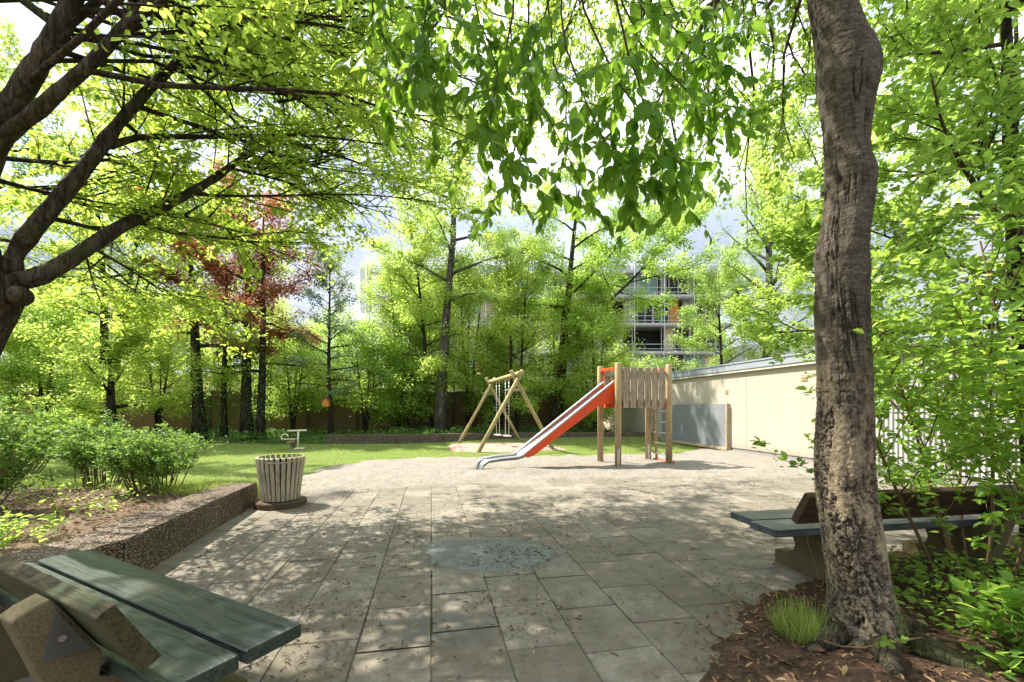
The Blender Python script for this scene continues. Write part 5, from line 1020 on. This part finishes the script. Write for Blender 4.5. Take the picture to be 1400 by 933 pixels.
def grass(name, n, region, hfun, L_, seed, label, W=.07, up=1.2, thr=.0, noise_s=1.2):
    rng = np.random.default_rng(seed); lo = np.min(region, 0); hi = np.max(region, 0); X = rng.uniform(lo[0], hi[0], n * 2); Y = rng.uniform(lo[1], hi[1], n * 2)
    s_ = (sdf(X, Y, region) > 0) & ((fbm(X * noise_s, Y * noise_s, seed=seed) > .47 - .2 + thr)) & (sdf(X, Y, sand_poly) < .15 * rng.random(len(X)) - .1) & (sdf(X, Y, pave_poly) < .02) & (sdf(X, Y, mat_poly) < -.02); X, Y = X[s_][:n], Y[s_][:n]; k = len(X)
    p = np.stack([X, Y, hfun(X, Y) - .005], 1); ax_ = rng.normal(0, .5, (k, 3)); ax_[:, 2] = up; nm = rng.normal(0, 1, (k, 3)); nm[:, 2] = .3
    o = leaves(name, p, ax_, nm, L_ * (.5 + .8 * rng.random(k)), W, M['grass_blade'], T_BLADE); tag(o, label, 'grass', None, 'stuff')
grass('lawn_grass', 90000, [(-17, 16.4), (-17, 7.8), (-7.5, 6.6), (-3.6, 6.1), (-3.3, 6.4), (-4.6, 9.0), (-3, 10.8), (5.0, 11.6), (6.3, 11.8), (5.6, 16.9), (-5, 15.6), (-6.9, 15.2)], hgt, .055, 64, 'short sunlit lawn grass behind the sand', .12)
grass('rough_grass', 9000, [(-7.5, 6.7), (-3.55, 6.4), (-3.8, 5.0), (-5.0, 5.4), (-7.0, 6.0)], hgt, .10, 65, 'longer rough grass round the shrubs behind the low wall', .06, 1.0, .08)
rng = np.random.default_rng(66); k = 600; c0 = np.array(G(1096, 868, .03)); th_ = rng.random(k) * 6.28; q_ = np.sqrt(rng.random(k)) * .13; p = c0 + np.stack([np.cos(th_) * q_, np.sin(th_) * q_, 0 * q_], 1)
a = np.stack([np.cos(th_) * .75 * rng.random(k), np.sin(th_) * .75 * rng.random(k), np.full(k, 1.0)], 1) + rng.normal(0, .12, (k, 3)); nm = np.stack([np.cos(th_), np.sin(th_), np.full(k, .6)], 1)
T_ARC = (np.array([(0, -.5, 0), (0, .5, 0), (.4, .42, .02), (.75, .3, -.06), (1, 0, -.2), (.75, -.3, -.06), (.4, -.42, .02)], float), [(0, 1, 2, 6), (6, 2, 3, 5), (5, 3, 4)])
o = leaves('grass_tuft', p, a, nm, .15 * (.4 + .9 * rng.random(k)), .028, M['grass_blade'], T_ARC); tag(o, 'tuft of long bright grass at the left foot of the thick birch trunk', 'grass', None, 'stuff')
o = cover('leaf_litter', 13000, [tuple(q) for q in soil_poly[1:]], soil_h, .045, .38, 'litter', 67, 'reddish brown leaf litter and bark chips round the birch trunk', jit=.35, hmax=.03, tmpl=T_MID, upax=.0)
cover('leaf_litter', 1500, [(0.55, 1.0), (1.0, 1.7), (1.35, 2.35), (1.9, 2.9), (2.5, 2.2), (1.3, .9)], lambda X, Y: np.full(X.shape, .008), .034, .35, 'litter', 69, 'brown leaf scraps scattered onto the slabs at the edge of the soil', jit=.3, hmax=.012, tmpl=T_MID, upax=.0)
cover('leaf_litter', 3500, [(-3.2, 3.2), (-3.5, 5.2), (-6.5, 5.6), (-6.0, 3.0)], hgt, .04, .5, 'litter', 68, 'brown leaf litter on the bare soil behind the low wall', jit=.35, hmax=.02, tmpl=T_MID, upax=0)
# blossom husks, twigs and pale specks scattered on the paving
def debris(n, seed, L_, ratio, nm_, lab, box_, thr, z=.006):
    rng = np.random.default_rng(seed); X = rng.uniform(box_[0], box_[1], n * 4); Y = box_[2] + (box_[3] - box_[2]) * rng.random(n * 4) ** 1.3
    d = fbm(X * 1.8, Y * 1.8, seed=seed, oct=5); s_ = (rng.random(n * 4) < smooth(thr, thr + .22, d) + .06) & (sdf(X, Y, pave_poly) > .03); X, Y = X[s_][:n], Y[s_][:n]; k = len(X)
    ax_ = rng.normal(0, 1, (k, 3)); ax_[:, 2] *= .12; nm = rng.normal(0, .2, (k, 3)); nm[:, 2] = 1
    o = leaves('fallen_' + nm_, np.stack([X, Y, np.full(k, z) + .004 * rng.random(k)], 1), ax_, nm, L_ * (.4 + rng.random(k)), ratio, M['debris'], T_MID); tag(o, lab, 'debris', None, 'stuff')
debris(15000, 71, .020, .35, 'husks', 'small brown husks and pale specks strewn over the paving slabs', (-3.2, 6.5, .9, 8.5), .42)
debris(2600, 72, .040, .13, 'twigs', 'thin dark twigs strewn over the paving slabs', (-2.8, 6.5, 1.0, 8.3), .45)
rng = np.random.default_rng(73)
X = rng.normal(.1, .25, 90); Y = rng.normal(3.75, .22, 90); s_ = sdf(X, Y, pud) > .02; k = s_.sum(); a = rng.normal(0, 1, (k, 3)); a[:, 2] = 0; nm = rng.normal(0, .1, (k, 3)); nm[:, 2] = 1
tag(leaves('fallen_twigs', np.stack([X[s_], Y[s_], np.full(k, -.0015)], 1), a, nm, .045 * (.4 + rng.random(k)), .16, M['debris'], T_MID), 'dark twigs floating in the puddle', 'debris', None, 'stuff')
# small birdhouse on the slim tree
bh = empty('birdhouse', P(445, 556, 17.0), label='tiny orange birdhouse hanging on the slim tree behind the lawn', cat='birdhouse')
mb = MB(); mb.prism([(-.12, 0), (.12, 0), (.13, .22), (0, .34), (-.13, .22)], (0, .2, 0), (0, 0, 0)); mb.build('box_body', paint_mat('orange box', (.75, .28, .05), .5), bh)
mb = MB(); mb.prism([(-.17, .20), (0, .37), (.17, .20), (.17, .225), (0, .395), (-.17, .225)], (0, .26, 0), (0, -.03, 0)); mb.build('roof', paint_mat('rust roof', (.3, .12, .05), .6), bh)
